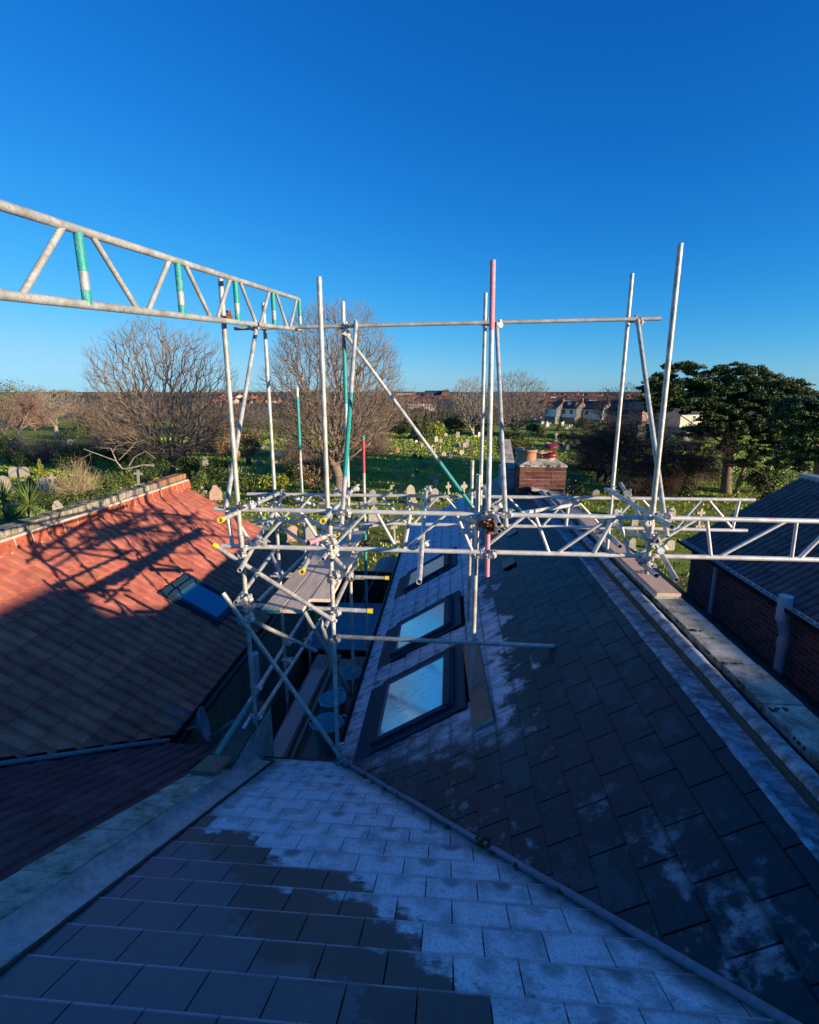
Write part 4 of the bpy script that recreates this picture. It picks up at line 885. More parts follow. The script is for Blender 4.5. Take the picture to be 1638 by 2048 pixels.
# lattice beams
def beam(label, cat, A0, A1, B0, B1, posts, diags, mt, rc=.0245, rp=.021, rd=.0165, post_paint=None, group=None):
    """A: upper chord ends, B: lower chord ends; posts and diagonals given as fractions along the chords"""
    A0, A1, B0, B1 = map(Vector, (A0, A1, B0, B1)); t = thing('lattice_beam', (A0+B0)/2, label, cat, group)
    def seg(nm, a, b, r, paint=()):
        return tube(nm, a, b, mt=mt, r=r, parent=t, paint=paint)
    seg('chord', A0, A1, rc); seg('chord', B0, B1, rc); U = lambda f: A0.lerp(A1, f); L = lambda f: B0.lerp(B1, f)
    for f in posts: seg('post', U(f), L(f), rp, paint=((.02, .55, post_paint), (.8, 1, post_paint)) if post_paint else ())
    for f0, f1 in diags: seg('diagonal', U(f0), L(f1), rd)
    return t
za, zb = -1.205, -1.595
xa0, xa1, xb0, xb1 = -2.46, 3.66, -2.42, 3.66
fx = lambda x, lo, hi: (x-lo)/(hi-lo)
Un = lambda px: fx(aY(px, 1032, N_).x, xa0, xa1); Ln = lambda px: fx(aY(px, 1100, N_).x, xb0, xb1)
posts = [Un(453), Un(802), Un(1189), Un(1612)]; tops = [583, 728, 880, 1030, 1190, 1356, 1527]; bots = [507, 655, 801, 951, 1105, 1265, 1430, 1592]
dg = [(Un(460), Ln(507))]
for i, t_ in enumerate(tops):
    dg.append((Un(t_-9), Ln(bots[i]+8))); dg.append((Un(t_+9), Ln(bots[i+1]-6)))
beam('bright aluminium lattice beam spanning the whole roof, nearer of the two level beams', 'lattice beam', (xa0, N_, za+.02), (xa1+.30, N_, za), (xb0, N_, zb), (xb1, N_, zb), posts, dg, 'alu')
Uf = lambda px: fx(aY(px, 993, F_).x, -2.88, 4.08); Lf = lambda px: fx(aY(px, 1050, F_).x, -2.88, 4.04)
tops = [631, 754, 883, 1010, 1143, 1277, 1411]; bots = [570, 692, 818, 947, 1077, 1210, 1345, 1474]; dg = [(Uf(520), Lf(566))]
for i, t_ in enumerate(tops): dg.append((Uf(t_-6), Lf(bots[i]+6))); dg.append((Uf(t_+6), Lf(bots[i+1]-5)))
beam('aluminium lattice beam behind the nearer one, ending above the brown roof', 'lattice beam', (-2.88, F_, -1.40), (4.08, F_, -1.375), (-2.86, F_, -1.80), (4.04, F_, -1.80), [Uf(517), Uf(818), Uf(1139), Uf(1480)], dg, 'alu')
A0, A1 = V3((-2.03, .9, .70)), V3((-2.03, 7.1, 1.225)); B0, B1 = V3((-2.03, .9, .315)), V3((-2.03, 7.1, .845))
fy = lambda y: (y-.9)/6.2
A_ = lambda px: fy(aX(px, 410+.31*px, -2.03).y)
pp = [155, 358, 475, 548, 598]; ps = [A_(p) for p in pp]; dg = []
ps = [ps[0]+(ps[-1]-ps[0])*i/4 for i in range(-3, 5)]
for i in range(len(ps)-1):
    s = ps[i+1]-ps[i]; dg += [(ps[i]+.10*s, ps[i]+.46*s), (ps[i+1]-.10*s, ps[i]+.56*s)]
beam('weathered steel ladder beam with teal painted posts, high against the sky on the left', 'lattice beam', A0, A1, B0, B1, ps, dg, 'dullsteel', rc=.024, rp=.024, rd=.0165, post_paint='teal')
# ================================================================ boards, tubs and other loose things
def board(name, p0, p1, wdt, th, mt, label, group=None, endm=None, up_=Vector((0, 0, 1)), n=1):
    p0, p1 = Vector(p0), Vector(p1); d = (p1-p0).normalized(); s = d.cross(up_).normalized(); n_ = s.cross(d); R = Matrix((s, d, n_)).transposed(); c = (p0+p1)/2
    m = MB(); L = (p1-p0).length; b = .006
    pr = [(-wdt/2+b, 0), (wdt/2-b, 0), (wdt/2, b), (wdt/2, th-b), (wdt/2-b, th), (-wdt/2+b, th), (-wdt/2, th-b), (-wdt/2, b)]; k = len(pr)
    vs = [R @ Vector((x, -L/2, z)) for x, z in pr]+[R @ Vector((x, L/2, z)) for x, z in pr]
    m.add(vs, [tuple(range(k)), tuple(reversed(range(k, 2*k)))], 1); m.add(vs, [(i, i+k, (i+1) % k+k, (i+1) % k) for i in range(k)], 0)
    o = place(name, m.mesh(name, [MT[mt], MT[endm or mt]]), None, Matrix.Translation(c)); WO.pop(o.name, None)
    return tag(o, label, 'board', group)
zp = -2.33
pa = aZ(520, 1226, zp); pb = aZ(612, 1226, zp); yn = pa.y
board('scaffold_board', (pa.x+.12, yn, zp), (pa.x+.13, yn+3.9, zp), .225, .038, 'board', 'sunlit scaffold board with a green painted end, left board of the high platform', endm='teal')
board('scaffold_board', (pa.x+.355, yn+.02, zp), (pa.x+.365, yn+3.6, zp), .225, .038, 'board', 'sunlit scaffold board with a split grain, beside the green ended one', endm='board')
board('scaffold_board', (pa.x+.585, yn+.34, zp+.004), (pa.x+.595, yn+2.2, zp), .225, .038, 'board', 'shorter sunlit scaffold board on the right of the high platform, by the upright', endm='board')
board('scaffold_board', (-1.50, yn+1.9, zp+.04), (-1.49, yn+3.2, zp+.04), .225, .038, 'board', 'far sunlit scaffold board lying on top of the high platform', endm='board')
ZD = -4.75
d0 = aZ(530, 1520, ZD); k = 0
names = ['outermost dark deck board next to the pebbledashed wall', 'second dark deck board from the pebbledashed wall, under the stacked boards', 'middle dark deck board of the low walkway', 'dark deck board under the teal tubs', 'dark deck board closest to the slate wing gutter']
for i in range(5):
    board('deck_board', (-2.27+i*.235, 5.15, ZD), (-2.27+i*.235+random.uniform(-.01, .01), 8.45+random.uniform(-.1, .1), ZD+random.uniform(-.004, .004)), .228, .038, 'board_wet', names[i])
sx = -2.19
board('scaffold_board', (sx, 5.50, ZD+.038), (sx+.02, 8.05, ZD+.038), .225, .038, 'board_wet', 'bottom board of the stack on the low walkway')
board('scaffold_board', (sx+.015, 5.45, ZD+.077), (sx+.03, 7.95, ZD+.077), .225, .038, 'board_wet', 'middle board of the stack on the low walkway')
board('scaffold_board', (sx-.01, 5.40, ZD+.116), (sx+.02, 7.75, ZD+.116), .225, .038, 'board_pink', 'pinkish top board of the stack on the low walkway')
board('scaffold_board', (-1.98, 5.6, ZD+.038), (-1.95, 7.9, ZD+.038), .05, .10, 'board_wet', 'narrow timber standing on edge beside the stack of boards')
# sole boards
board('sole_board', (.40, 4.50, z2(.40)+.028), (.34, 6.25, z2(.34)+.028), .225, .038, 'plank', 'weathered sole board lying on the slates beside the nearest skylight', up_=n2, endm='board')
yc_ = aX(432, 1512, -2.25).y
board('sole_board', (-2.30, yc_-.20, zc(yc_-.20)+.004), (-2.30, yc_+.16, zc(yc_+.16)+.004), .25, .045, 'plank', 'short sole board on the left parapet under the foot of the teal tube', up_=n1 if yc_ < 4.2 else V3((0, 0, 1)), endm='plank')
board('coping_board', (2.455, 5.54, -2.232), (2.45, 8.9, -2.232), .255, .038, 'board', 'lower scaffold board on the right coping with a pale blue painted end', endm='board_end')
board('coping_board', (2.465, 5.52, -2.193), (2.455, 9.2, -2.193), .26, .038, 'board_top', 'upper scaffold board lying on the right coping in the sun', endm='board_top')
def tub(p, r, h, label, yaw=0, tilt=0):
    t = thing('rubber_tub', p, label, 'tub', 'teal tubs on the walkway'); q = (Matrix.Rotation(tilt, 3, 'Y') @ Matrix.Rotation(yaw, 3, 'Z')).to_quaternion()
    m = MB(); m.lathe(p, [(0, .006), (r*.70, .0), (r*.74, .01), (r*.99, h*.93), (r*1.03, h*.94), (r*1.04, h), (r*1.0, h+.006), (r*.97, h), (r*.96, h*.93), (r*.70, .02), (0, .02)], 36, q=q); m.build('body', MT['tub'], t)
    for s in (1, -1):
        m = MB(); pts = []
        for i in range(7):
            a = math.pi*i/6; pts.append(Vector(p) + q @ Vector((s*(r*1.02+.035*math.sin(a)*1.3), .07*math.cos(a), h*.97+.03*math.sin(a))))
        m.path(pts, .011, 7); m.build('handle', MT['tub'], t)
    return t
tub(aZ(657, 1490, ZD+.04), .205, .36, 'nearest teal rubber tub, standing on the deck behind the braces', .5, .03)
tub(aZ(668, 1432, ZD+.04), .20, .30, 'middle teal rubber tub, half hidden behind the nearest one', 1.2, -.03)
tub(aZ(703, 1380, ZD+.04), .20, .32, 'farthest teal rubber tub, standing by the slate wing gutter', .1)
m = MB(); pz = aZ(703, 1366, ZD+.1)
for i in range(6): m.box(pz+Vector((random.uniform(-.08, .08), random.uniform(-.08, .08), random.uniform(0, .05))), (.09, .06, .03), Matrix.Rotation(random.uniform(0, 3), 3, 'Z'))
tag(m.build('rubble', MT['mortar'], None), 'small lumps of mortar in the farthest teal tub', 'rubble')
# bent hook and clips left on the coping board
hk = MB(); p = aZ(1274, 1143, -2.14); hk.path([p, p+V3((.05, .04, .0)), p+V3((.12, .03, 0)), p+V3((.16, -.04, .01)), p+V3((.10, -.06, 0))], .008, 6)
tag(hk.build('steel_hook', MT['rusty'], None), 'rusty bent steel hook lying on the right coping board', 'hook')
for i, (x, y) in enumerate(((1232, 1030), (1196, 1066))): coupler(aY(x, y, 6.5), (1, 0, 0), i, 'clip')
# thin ropes
rp = thing('rope', aY(690, 1300, 9), 'thin pale ropes hanging behind the scaffold by the flat roof', 'rope')
m = MB(); m.tube(aY(695, 1170, 8.0), aY(672, 1300, 8.4), .004, n=4); m.build('line', MT['white_pvc'], rp)
m = MB(); m.tube(aY(757, 1140, 9), aY(680, 1290, 8.4), .004, n=4); m.build('line', MT['white_pvc'], rp)
# ================================================================ TREES AND SHRUBS
def segs_mesh(segs, nside):
    m = MB()
    for (a, b, r0, r1, lv) in segs:
        n = nside(lv); d = (b-a)
        if d.length < 1e-5: continue
        q = d.to_track_quat('Z', 'Y'); e1 = q @ Vector((1, 0, 0)); e2 = q @ Vector((0, 1, 0)); k = len(m.v)
        for p, r in ((a, r0), (b, r1)):
            for i in range(n): t = 6.2832*i/n; m.v.append(tuple(p+e1*(math.cos(t)*r)+e2*(math.sin(t)*r)))
        for i in range(n): m.f.append([k+i, k+(i+1) % n, k+n+(i+1) % n, k+n+i]); m.m.append(0); m.smooth.append(True)
    return m
def grow_tree(rng, H, W, tr, stems=1, maxlev=5, fork=.18, spread=38, trop=.12, curv=.22, sides=2, low=0.0, twig=.012, lean=(0, 0), ratio=.74, side_from=1, dome=0):
    segs = []
    def rv(): return Vector((rng.gauss(0, 1), rng.gauss(0, 1), rng.gauss(0, 1)))
    def bend(d, ang):
        ax = d.cross(rv()).normalized(); return (Matrix.Rotation(math.radians(ang), 3, ax) @ d).normalized()
    def grow(p, d, L, r, lv):
        n = 4 if lv < 3 else 3; r_end = max(twig*.6, r*.62)
        for i in range(n):
            d = (d + rv()*curv*.35 + Vector((0, 0, trop*(.4+.2*lv)))*.35).normalized()
            q = p+d*(L/n); ra = r+(r_end-r)*i/n; rb = r+(r_end-r)*(i+1)/n; segs.append((p, q, ra, rb, lv)); p = q
            if lv < maxlev and (i >= side_from or lv > 1) and i < n-1:
                for _ in range(sides if lv > 0 else 1):
                    if rng.random() < .62: grow(p, bend(d, rng.uniform(30, 65)), L*rng.uniform(.45, .72), max(twig, rb*.55), lv+1)
        if lv < maxlev:
            k = 2 if rng.random() < .7 else 3
            for _ in range(k): grow(p, bend(d, rng.uniform(12, spread)), L*ratio*rng.uniform(.85, 1.1), max(twig, r_end*.8), lv+1)
    for s_ in range(stems):
        if stems > 1:
            a = 6.283*(s_+rng.random()*.6)/stems; t = rng.uniform(.1, .62); d0 = Vector((math.cos(a)*t, math.sin(a)*t, 1)).normalized(); p0 = Vector((math.cos(a)*tr*.8, math.sin(a)*tr*.8, 0))
        else: d0 = Vector((lean[0], lean[1], 1)).normalized(); p0 = Vector((0, 0, 0))
        L0 = H*fork if stems == 1 else H*.30
        if stems == 1:
            segs.append((Vector((0, 0, -.3)), Vector((0, 0, .25)), tr*1.5, tr*1.02, 0)); q = Vector((0, 0, .2))+d0*L0; segs.append((Vector((0, 0, .2)), q, tr*1.02, tr*.8, 0))
            for _ in range(5): grow(q, bend(d0, rng.uniform(15, 62)), H*.27*rng.uniform(.8, 1.15), tr*rng.uniform(.38, .6), 1)
        else:
            segs.append((p0-Vector((0, 0, .4)), p0+d0*.3, tr*1.4, tr*.9, 0)); grow(p0+d0*.3, d0, L0, tr*.8, 0)
    mz = max(s[1].z for s in segs); mx = sorted(abs(s[1].x) for s in segs)[int(len(segs)*.985)]; my = sorted(abs(s[1].y) for s in segs)[int(len(segs)*.985)]
    sx, sy, sz = (W/2)/mx, (W/2)/my, H/mz
    f = lambda v: Vector((v.x*sx, v.y*sy, v.z*sz)); segs = [(f(a), f(b), r0, r1, lv) for a, b, r0, r1, lv in segs]
    if dome:   # ease the outline towards a rounded crown
        NB = 14; rad = [[] for _ in range(NB)]
        for sg in segs: rad[min(NB-1, max(0, int(sg[1].z/H*NB)))].append(math.hypot(sg[1].x, sg[1].y))
        cur = [sorted(r_)[int(len(r_)*.96)] if r_ else None for r_ in rad]
        def env(q): return (W/2)*(math.sqrt(max(.02, 1-((q-.42)/.60)**2)) if q > .42 else dome+(1-dome)*(max(q, 0)/.42)**.7)
        fac = []
        for i in range(NB): e = env((i+.5)/NB); fac.append(e/cur[i] if cur[i] else 1)
        fac = [min(2.4, max(.4, x)) for x in fac]; fac = [(fac[max(0, i-1)]+2*fac[i]+fac[min(NB-1, i+1)])/4 for i in range(NB)]
        def wp(v):
            t = min(NB-1.001, max(0, v.z/H*NB-.5)); i = int(t); k = fac[i]*(1-t+i)+fac[min(NB-1, i+1)]*(t-i); q = min(1, v.z/H*5); k = 1+(k-1)*max(0, q); x, y, z = v.x*k, v.y*k, v.z
            q = z/H; r_ = math.hypot(x, y); e = env(min(1, q))*(1.0+.10*noise.noise(Vector((x*.35, y*.35, z*.35))))
            if q > .2 and r_ > e: f_ = e/r_*.9+.1; x *= f_; y *= f_
            if q > 1: z = H*(1+(q-1)*.25)
            return Vector((x, y, z))
        segs = [(wp(a), wp(b), r0, r1, lv) for a, b, r0, r1, lv in segs]
    return segs
import numpy as np
def mst_tree(seed, H, W, n, tr, zb=.10, zc=.46, twig=.010, lean=0, bf=.55, sprigs=3, open_=.0):
    """tips are scattered through a domed crown and joined back to the trunk by short, direct paths"""
    rg = np.random.default_rng(seed); P = []
    while len(P) < n:
        x, y, z = rg.uniform(-1, 1, 3); d = math.sqrt(x*x+y*y+z*z)
        if d > 1: continue
        lump = .86+.16*noise.noise(Vector((x*2.2+seed, y*2.2, z*2.2)))+.07*noise.noise(Vector((x*6, y*6+seed, z*6)))
        if d > lump or rg.random() > .25+.75*(d/lump)**2: continue
        Z = zc*H+z*(1-zc)*H if z > 0 else zc*H+z*(zc-zb)*H
        P.append((x*W/2+lean*Z, y*W/2, Z))
    P = np.array(P); root = np.array((0, 0, zb*H*.6)); P = P[np.argsort(np.linalg.norm(P-root, axis=1))]
    nodes = [np.array((0, 0, -.3)), np.array((0, 0, .2)), root]; par = [-1, 0, 1]; cost = [0, 0, 0]
    N = np.zeros((n*3+8, 3)); Cc = np.full(n*3+8, 1e9); k = 3
    for i in range(3): N[i] = nodes[i]; Cc[i] = 0
    Cc[0] = Cc[1] = 1e9
    for p in P:
        d = np.linalg.norm(N[:k]-p, axis=1); up_ = np.maximum(0, N[:k, 2]-p[2])   # growing downwards is discouraged
        j = int(np.argmin(d+bf*Cc[:k]+1.2*up_)); q = N[j]; L = d[j]
        m_ = 1 if L < H*.05 else 2
        prev = j
        for s_ in range(1, m_+1):
            t = s_/m_; v = q+(p-q)*t
            if s_ < m_: v = v+rg.normal(0, L*.05, 3)+np.array((0, 0, L*.05))
            N[k] = v; Cc[k] = Cc[prev]+L/m_; par.append(prev); prev = k; k += 1
    kids = [[] for _ in range(k)]
    for i in range(1, k): kids[par[i]].append(i)
    rad = np.zeros(k)
    for i in range(k-1, -1, -1): rad[i] = twig if not kids[i] else (sum(rad[c]**2.25 for c in kids[i]))**(1/2.25)
    sc_ = tr/max(rad[1], 1e-6); rad = np.maximum(twig, rad*sc_)
    segs = []
    for i in range(1, k):
        j = par[i]; lv = 0 if rad[i] > tr*.45 else (1 if rad[i] > tr*.22 else (2 if rad[i] > .05 else 3)); r0 = rad[j] if len(kids[j]) < 2 else min(rad[j], rad[i]*1.35)
        segs.append((Vector(N[j]), Vector(N[i]), float(r0), float(rad[i]), lv))
        if not kids[i] and sprigs:
            d = Vector(N[i]-N[j]).normalized(); out = Vector((N[i][0], N[i][1], (N[i][2]-zc*H*.7))).normalized(); b0 = Vector(N[i])
            for _ in range(sprigs):
                dd = (d*.5+out*.7+Vector(rg.normal(0, .38, 3))+Vector((0, 0, .2))).normalized(); L = H*.045*float(rg.uniform(.5, 1.4)); m1 = b0+dd*L*.5+Vector(rg.normal(0, L*.05, 3)); m2 = m1+(dd+Vector(rg.normal(0, .2, 3))+Vector((0, 0, .15))).normalized()*L*.6
                segs.append((b0, m1, twig, twig*.8, 4)); segs.append((m1, m2, twig*.8, twig*.5, 4))
                if rg.random() < .7: segs.append((m1, m1+(dd+Vector(rg.normal(0, .6, 3))).normalized()*L*.45, twig*.7, twig*.4, 4))
    return segs
def bare_tree(px, py, H, W, tr, label, seed, bark='bark', twigm='twig', group=None, base=None, name='bare_tree', yaw=0, **k):
    rng = random.Random(seed); p = base if base is not None else gnd(px, py); t = thing(name, p, label, 'tree', group)
    segs = mst_tree(seed, H, W, tr=tr, **k) if 'n' in k else grow_tree(rng, H, W, tr, **k)
    w0 = Vector(p)
    lo = [s for s in segs if s[4] <= 1]; hi = [s for s in segs if s[4] > 1]
    for nm, ss, mt, fn in (('trunk', lo, bark, lambda l: 8 if l == 0 else 6), ('crown', hi, twigm, lambda l: 5 if l == 2 else (4 if l == 3 else 3))):
        if ss:
            m = segs_mesh(ss, fn); place(nm, m.mesh(nm, MT[mt]), t, Matrix.Translation(w0))
    return t
def leaves(m, rng, c, rx, ry, rz, n, size, shape='ball', mi=0, flat=.0, seedn=0):
    """n small leaf faces filling a lumpy volume around c"""
    for _ in range(n):
        while True:
            x, y, z = rng.uniform(-1, 1), rng.uniform(-1, 1), rng.uniform(-1, 1)
            if shape == 'cone':
                z = rng.random()**1.3; rr = (1-z)*1.0; a = rng.uniform(0, 6.283); q = rng.random()**.4*rr; x, y = q*math.cos(a), q*math.sin(a); z = z*2-1; break
            d = math.sqrt(x*x+y*y+z*z)
            if d > 1 or d < .35: continue
            lump = .72+.42*noise.noise(Vector((x*2.1+seedn, y*2.1, z*2.1)))+.20*noise.noise(Vector((x*5+seedn, y*5, z*5)))
            if d < lump*1.15 and (d > lump*.62 or rng.random() < .3): break
        p = c+Vector((x*rx, y*ry, z*rz)); s = size*rng.uniform(.5, 1.4)
        nrm = Vector((x+rng.gauss(0, .6), y+rng.gauss(0, .6), z*.8+.35+rng.gauss(0, .6))).normalized(); q = nrm.to_track_quat('Z', 'Y'); ang = rng.uniform(0, 3.14); ca, sa = math.cos(ang)*s, math.sin(ang)*s
        e1 = q @ Vector((ca, sa, 0)); e2 = q @ Vector((-sa*.55, ca*.55, 0)); k = len(m.v)
        m.v += [tuple(p-e1), tuple(p+e2), tuple(p+e1), tuple(p-e2)]; m.f.append([k, k+1, k+2, k+3]); m.m.append(mi); m.smooth.append(False)
def shrub(px, py, wpx, hpx, mt, label, seed, shape='ball', name='shrub', group=None, dens=1.0, leaf=.10, lumps=5, cat='shrub', y3=None):
    rng = random.Random(seed); p = gnd(px, py); D = proj(p)[2]; W = wpx*D/FPX; H = hpx*D/FPX; t = thing(name, p, label, cat, group); m = MB()
    size = max(leaf, D*.0016); n = int(dens*max(500, min(5200, 2.6*W*H/(size*size)*.9)))
    if shape == 'cone': leaves(m, rng, Vector(p)+Vector((0, 0, H*.5)), W/2, W/2, H/2, n, size, 'cone')
    else:
        leaves(m, rng, Vector(p)+Vector((0, 0, H*.48)), W*.42, W*.38, H*.5, n//2, size, seedn=seed)
        for i in range(lumps):
            a = rng.uniform(0, 6.28); leaves(m, rng, Vector(p)+Vector((math.cos(a)*W*.27, math.sin(a)*W*.25, H*rng.uniform(.25, .68))), W*.24, W*.24, H*.28, n//(2*lumps), size, seedn=seed+i)
    m.build('foliage', MT[mt], t, org=Vector(p))
    st = MB()
    for i in range(4): a = rng.uniform(0, 6.28); st.tube(Vector(p)-Vector((0, 0, .2)), Vector(p)+Vector((math.cos(a)*W*.15, math.sin(a)*W*.15, H*.5)), max(.03, W*.012), .01, n=5, caps=False)
    st.build('stem', MT['bark_dark'], t, org=Vector(p))
    return t
def twiggy(px, py, wpx, hpx, mt, label, seed, n=260, group=None, droop=0):
    """leafless shrub: many arching canes from the base"""
    rng = random.Random(seed); p = Vector(gnd(px, py)); D = proj(p)[2]; W = wpx*D/FPX; H = hpx*D/FPX; t = thing('leafless_shrub', p, label, 'shrub', group); segs = []
    for i in range(n):
        a = rng.uniform(0, 6.283); el = rng.uniform(.25, 1.0); q = Vector((rng.gauss(0, W*.12), rng.gauss(0, W*.12), 0)); d = Vector((math.cos(a)*(1-el*.6), math.sin(a)*(1-el*.6), el)).normalized(); L = rng.uniform(.5, 1)*H/6; r = max(.012, D*.00035)
        for k in range(6):
            d = (d+Vector((rng.gauss(0, .16), rng.gauss(0, .16), rng.gauss(-.05-droop*k*.1, .1)))).normalized(); e = q+d*L*1.15; segs.append((q, e, r*(1-k*.13), r*(1-(k+1)*.13), 3)); 
            if k > 1 and rng.random() < .8: f = e+Vector((rng.gauss(0, 1), rng.gauss(0, 1), rng.gauss(.3, .8))).normalized()*L*1.3; segs.append((e, f, r*.5, r*.3, 4))
            q = e
    mx = sorted(abs(s[1].x) for s in segs)[int(len(segs)*.97)]; mz = sorted(s[1].z for s in segs)[int(len(segs)*.985)]
    f = lambda v: Vector((v.x*W/2/mx, v.y*W/2/mx, max(-.1, v.z*H/mz))); segs = [(f(a), f(b), r0, r1, l) for a, b, r0, r1, l in segs]
    place('crown', segs_mesh(segs, lambda l: 3).mesh('crown', MT[mt]), t, Matrix.Translation(p)); 
    place('stem', segs_mesh([(Vector((0, 0, -.2)), Vector((0, 0, H*.25)), .06, .03, 0)], lambda l: 6).mesh('stem', MT['bark']), t, Matrix.Translation(p)); return t
# --- the main bare trees
bare_tree(343, 950, 17.2, 17.6, .50, 'big bare many stemmed tree with a domed crown behind the sunlit red roof', 14, n=3300, zb=.06, zc=.38, twig=.0085, bf=.62, sprigs=4)
bare_tree(678, 985, 16.8, 13.6, .42, 'tall bare tree with a broad rounded crown behind the scaffold uprights', 5, n=3600, zb=.14, zc=.50, twig=.0082, bf=.62, sprigs=4)
bare_tree(115, 878, 10.2, 11.5, .42, 'pale barked plane tree with forked white limbs on the far left lawn', 21, bark='bark_pale', twigm='twig_pale', maxlev=5, fork=.24, spread=42, curv=.42, twig=.025, sides=1)
bare_tree(42, 893, 9.8, 9.5, .36, 'bare tree with grey pink limbs at the left edge beside the white cross', 22, bark='bark_pink', twigm='twig_red', maxlev=5, fork=.22, spread=42, curv=.4, twig=.02, sides=2)
bare_tree(945, 872, 12.8, 10.5, .35, 'bare spreading tree left of centre skyline, between the two middle uprights', 31, bark='bark_pale', twigm='twig_pale', n=1100, zb=.12, zc=.5, twig=.016, bf=.62, sprigs=4)
bare_tree(1030, 872, 14.0, 15.5, .4, 'rounded bare tree on the skyline just right of the paired uprights', 32, n=1500, zb=.08, zc=.42, twig=.016, bf=.62, sprigs=4)
bare_tree(1262, 988, 9.4, 11.5, .34, 'dark low bare tree with weeping branches behind the right hand uprights', 41, bark='bark_dark', twigm='twig_dark', maxlev=6, fork=.18, spread=60, trop=-.10, curv=.5, twig=.012, sides=2)
bare_tree(1205, 965, 6.5, 9.0, .2, 'dark bare bushy tree in the shade left of the weeping one', 42, bark='bark_dark', twigm='twig_dark', stems=4, maxlev=5, spread=50, trop=-.05, curv=.5, twig=.011)
# trees standing one behind another across the cemetery
bg_spec = [(8, 868, 9, 10, 'twig_red'), (70, 862, 8.5, 10, 'twig_red'), (165, 862, 8, 9, 'twig_red'), (205, 868, 8, 8, 'twig'), (250, 862, 8.5, 10, 'twig'), (300, 858, 8.5, 11, 'twig_red'), (395, 862, 8, 9, 'twig'), (425, 870, 9, 9, 'twig'), (455, 866, 8.5, 8, 'twig_red'), (487, 872, 8, 8, 'twig'), (520, 870, 8.5, 8, 'twig'), (560, 880, 8, 9, 'twig'), (600, 882, 8.5, 9, 'twig'), (640, 880, 9, 9, 'twig_red'), (725, 876, 9.5, 9, 'twig'), (760, 866, 9.5, 10, 'twig_red'), (790, 862, 8.5, 9, 'twig'), (815, 858, 8.5, 9, 'twig_red'), (860, 858, 8, 8, 'twig'), (900, 866, 10, 10, 'twig'), (985, 858, 9, 9, 'twig'), (1215, 850, 11, 9, 'twig_dark'), (1250, 846, 13, 11, 'twig_dark'), (1290, 850, 12, 10, 'twig_dark'), (30, 846, 10, 9, 'twig_pale'), (110, 842, 11, 9, 'twig_pale'), (150, 840, 10, 9, 'twig_pale')]
GB = 'bare brown trees standing across the middle of the cemetery'
BGL = ['reddish bare tree at the left edge behind the first pale limbed tree', 'reddish bare tree between the two pale limbed trees on the left lawn', 'reddish bare tree just right of the pale plane tree', 'low reddish bare tree behind the strip of bright lawn', 'brown bare tree showing through the left half of the big domed tree', 'reddish bare tree directly behind the big domed tree', 'brown bare tree just right of the big domed tree', 'brown bare tree left of the leftmost upright', 'reddish bare tree between the leftmost upright and its raker', 'brown bare tree right of the leftmost raker', 'brown bare tree behind the second tall upright', 'brown bare tree between the second upright and the teal topped tube', 'brown bare tree left of the teal topped tube', 'reddish bare tree left of the tall rounded tree trunk', 'reddish bare tree behind the right side of the tall rounded tree', 'reddish bare tree right of the tall rounded tree, below the slanting tube', 'brown bare tree behind the slanting teal ended tube', 'low reddish bare tree above the left end of the conifer hedge', 'brown bare tree above the conifers at the back of the lawn', 'brown bare tree left of the paired uprights on the skyline', 'brown bare tree between the paired uprights on the skyline', 'dark bare tree left of the right hand uprights, by the white houses', 'tall dark bare tree behind the right hand uprights', 'dark bare tree between the right hand uprights and the pine', 'distant pale bare tree on the left skyline above the first pale limbed tree', 'distant pale bare tree on the left skyline right of the plane tree', 'distant pale bare tree on the left skyline, nearest the big domed tree']
for i, (x, y, H, W, tm) in enumerate(bg_spec):
    bare_tree(x, y, H*random.uniform(.9, 1.08), W*1.15, .18, BGL[i], 100+i, bark='bark_pink' if tm == 'twig_red' else ('bark_dark' if tm == 'twig_dark' else 'bark'), twigm=tm, n=420, zb=.10, zc=.45, twig=.024, bf=.62, sprigs=4, group=GB)
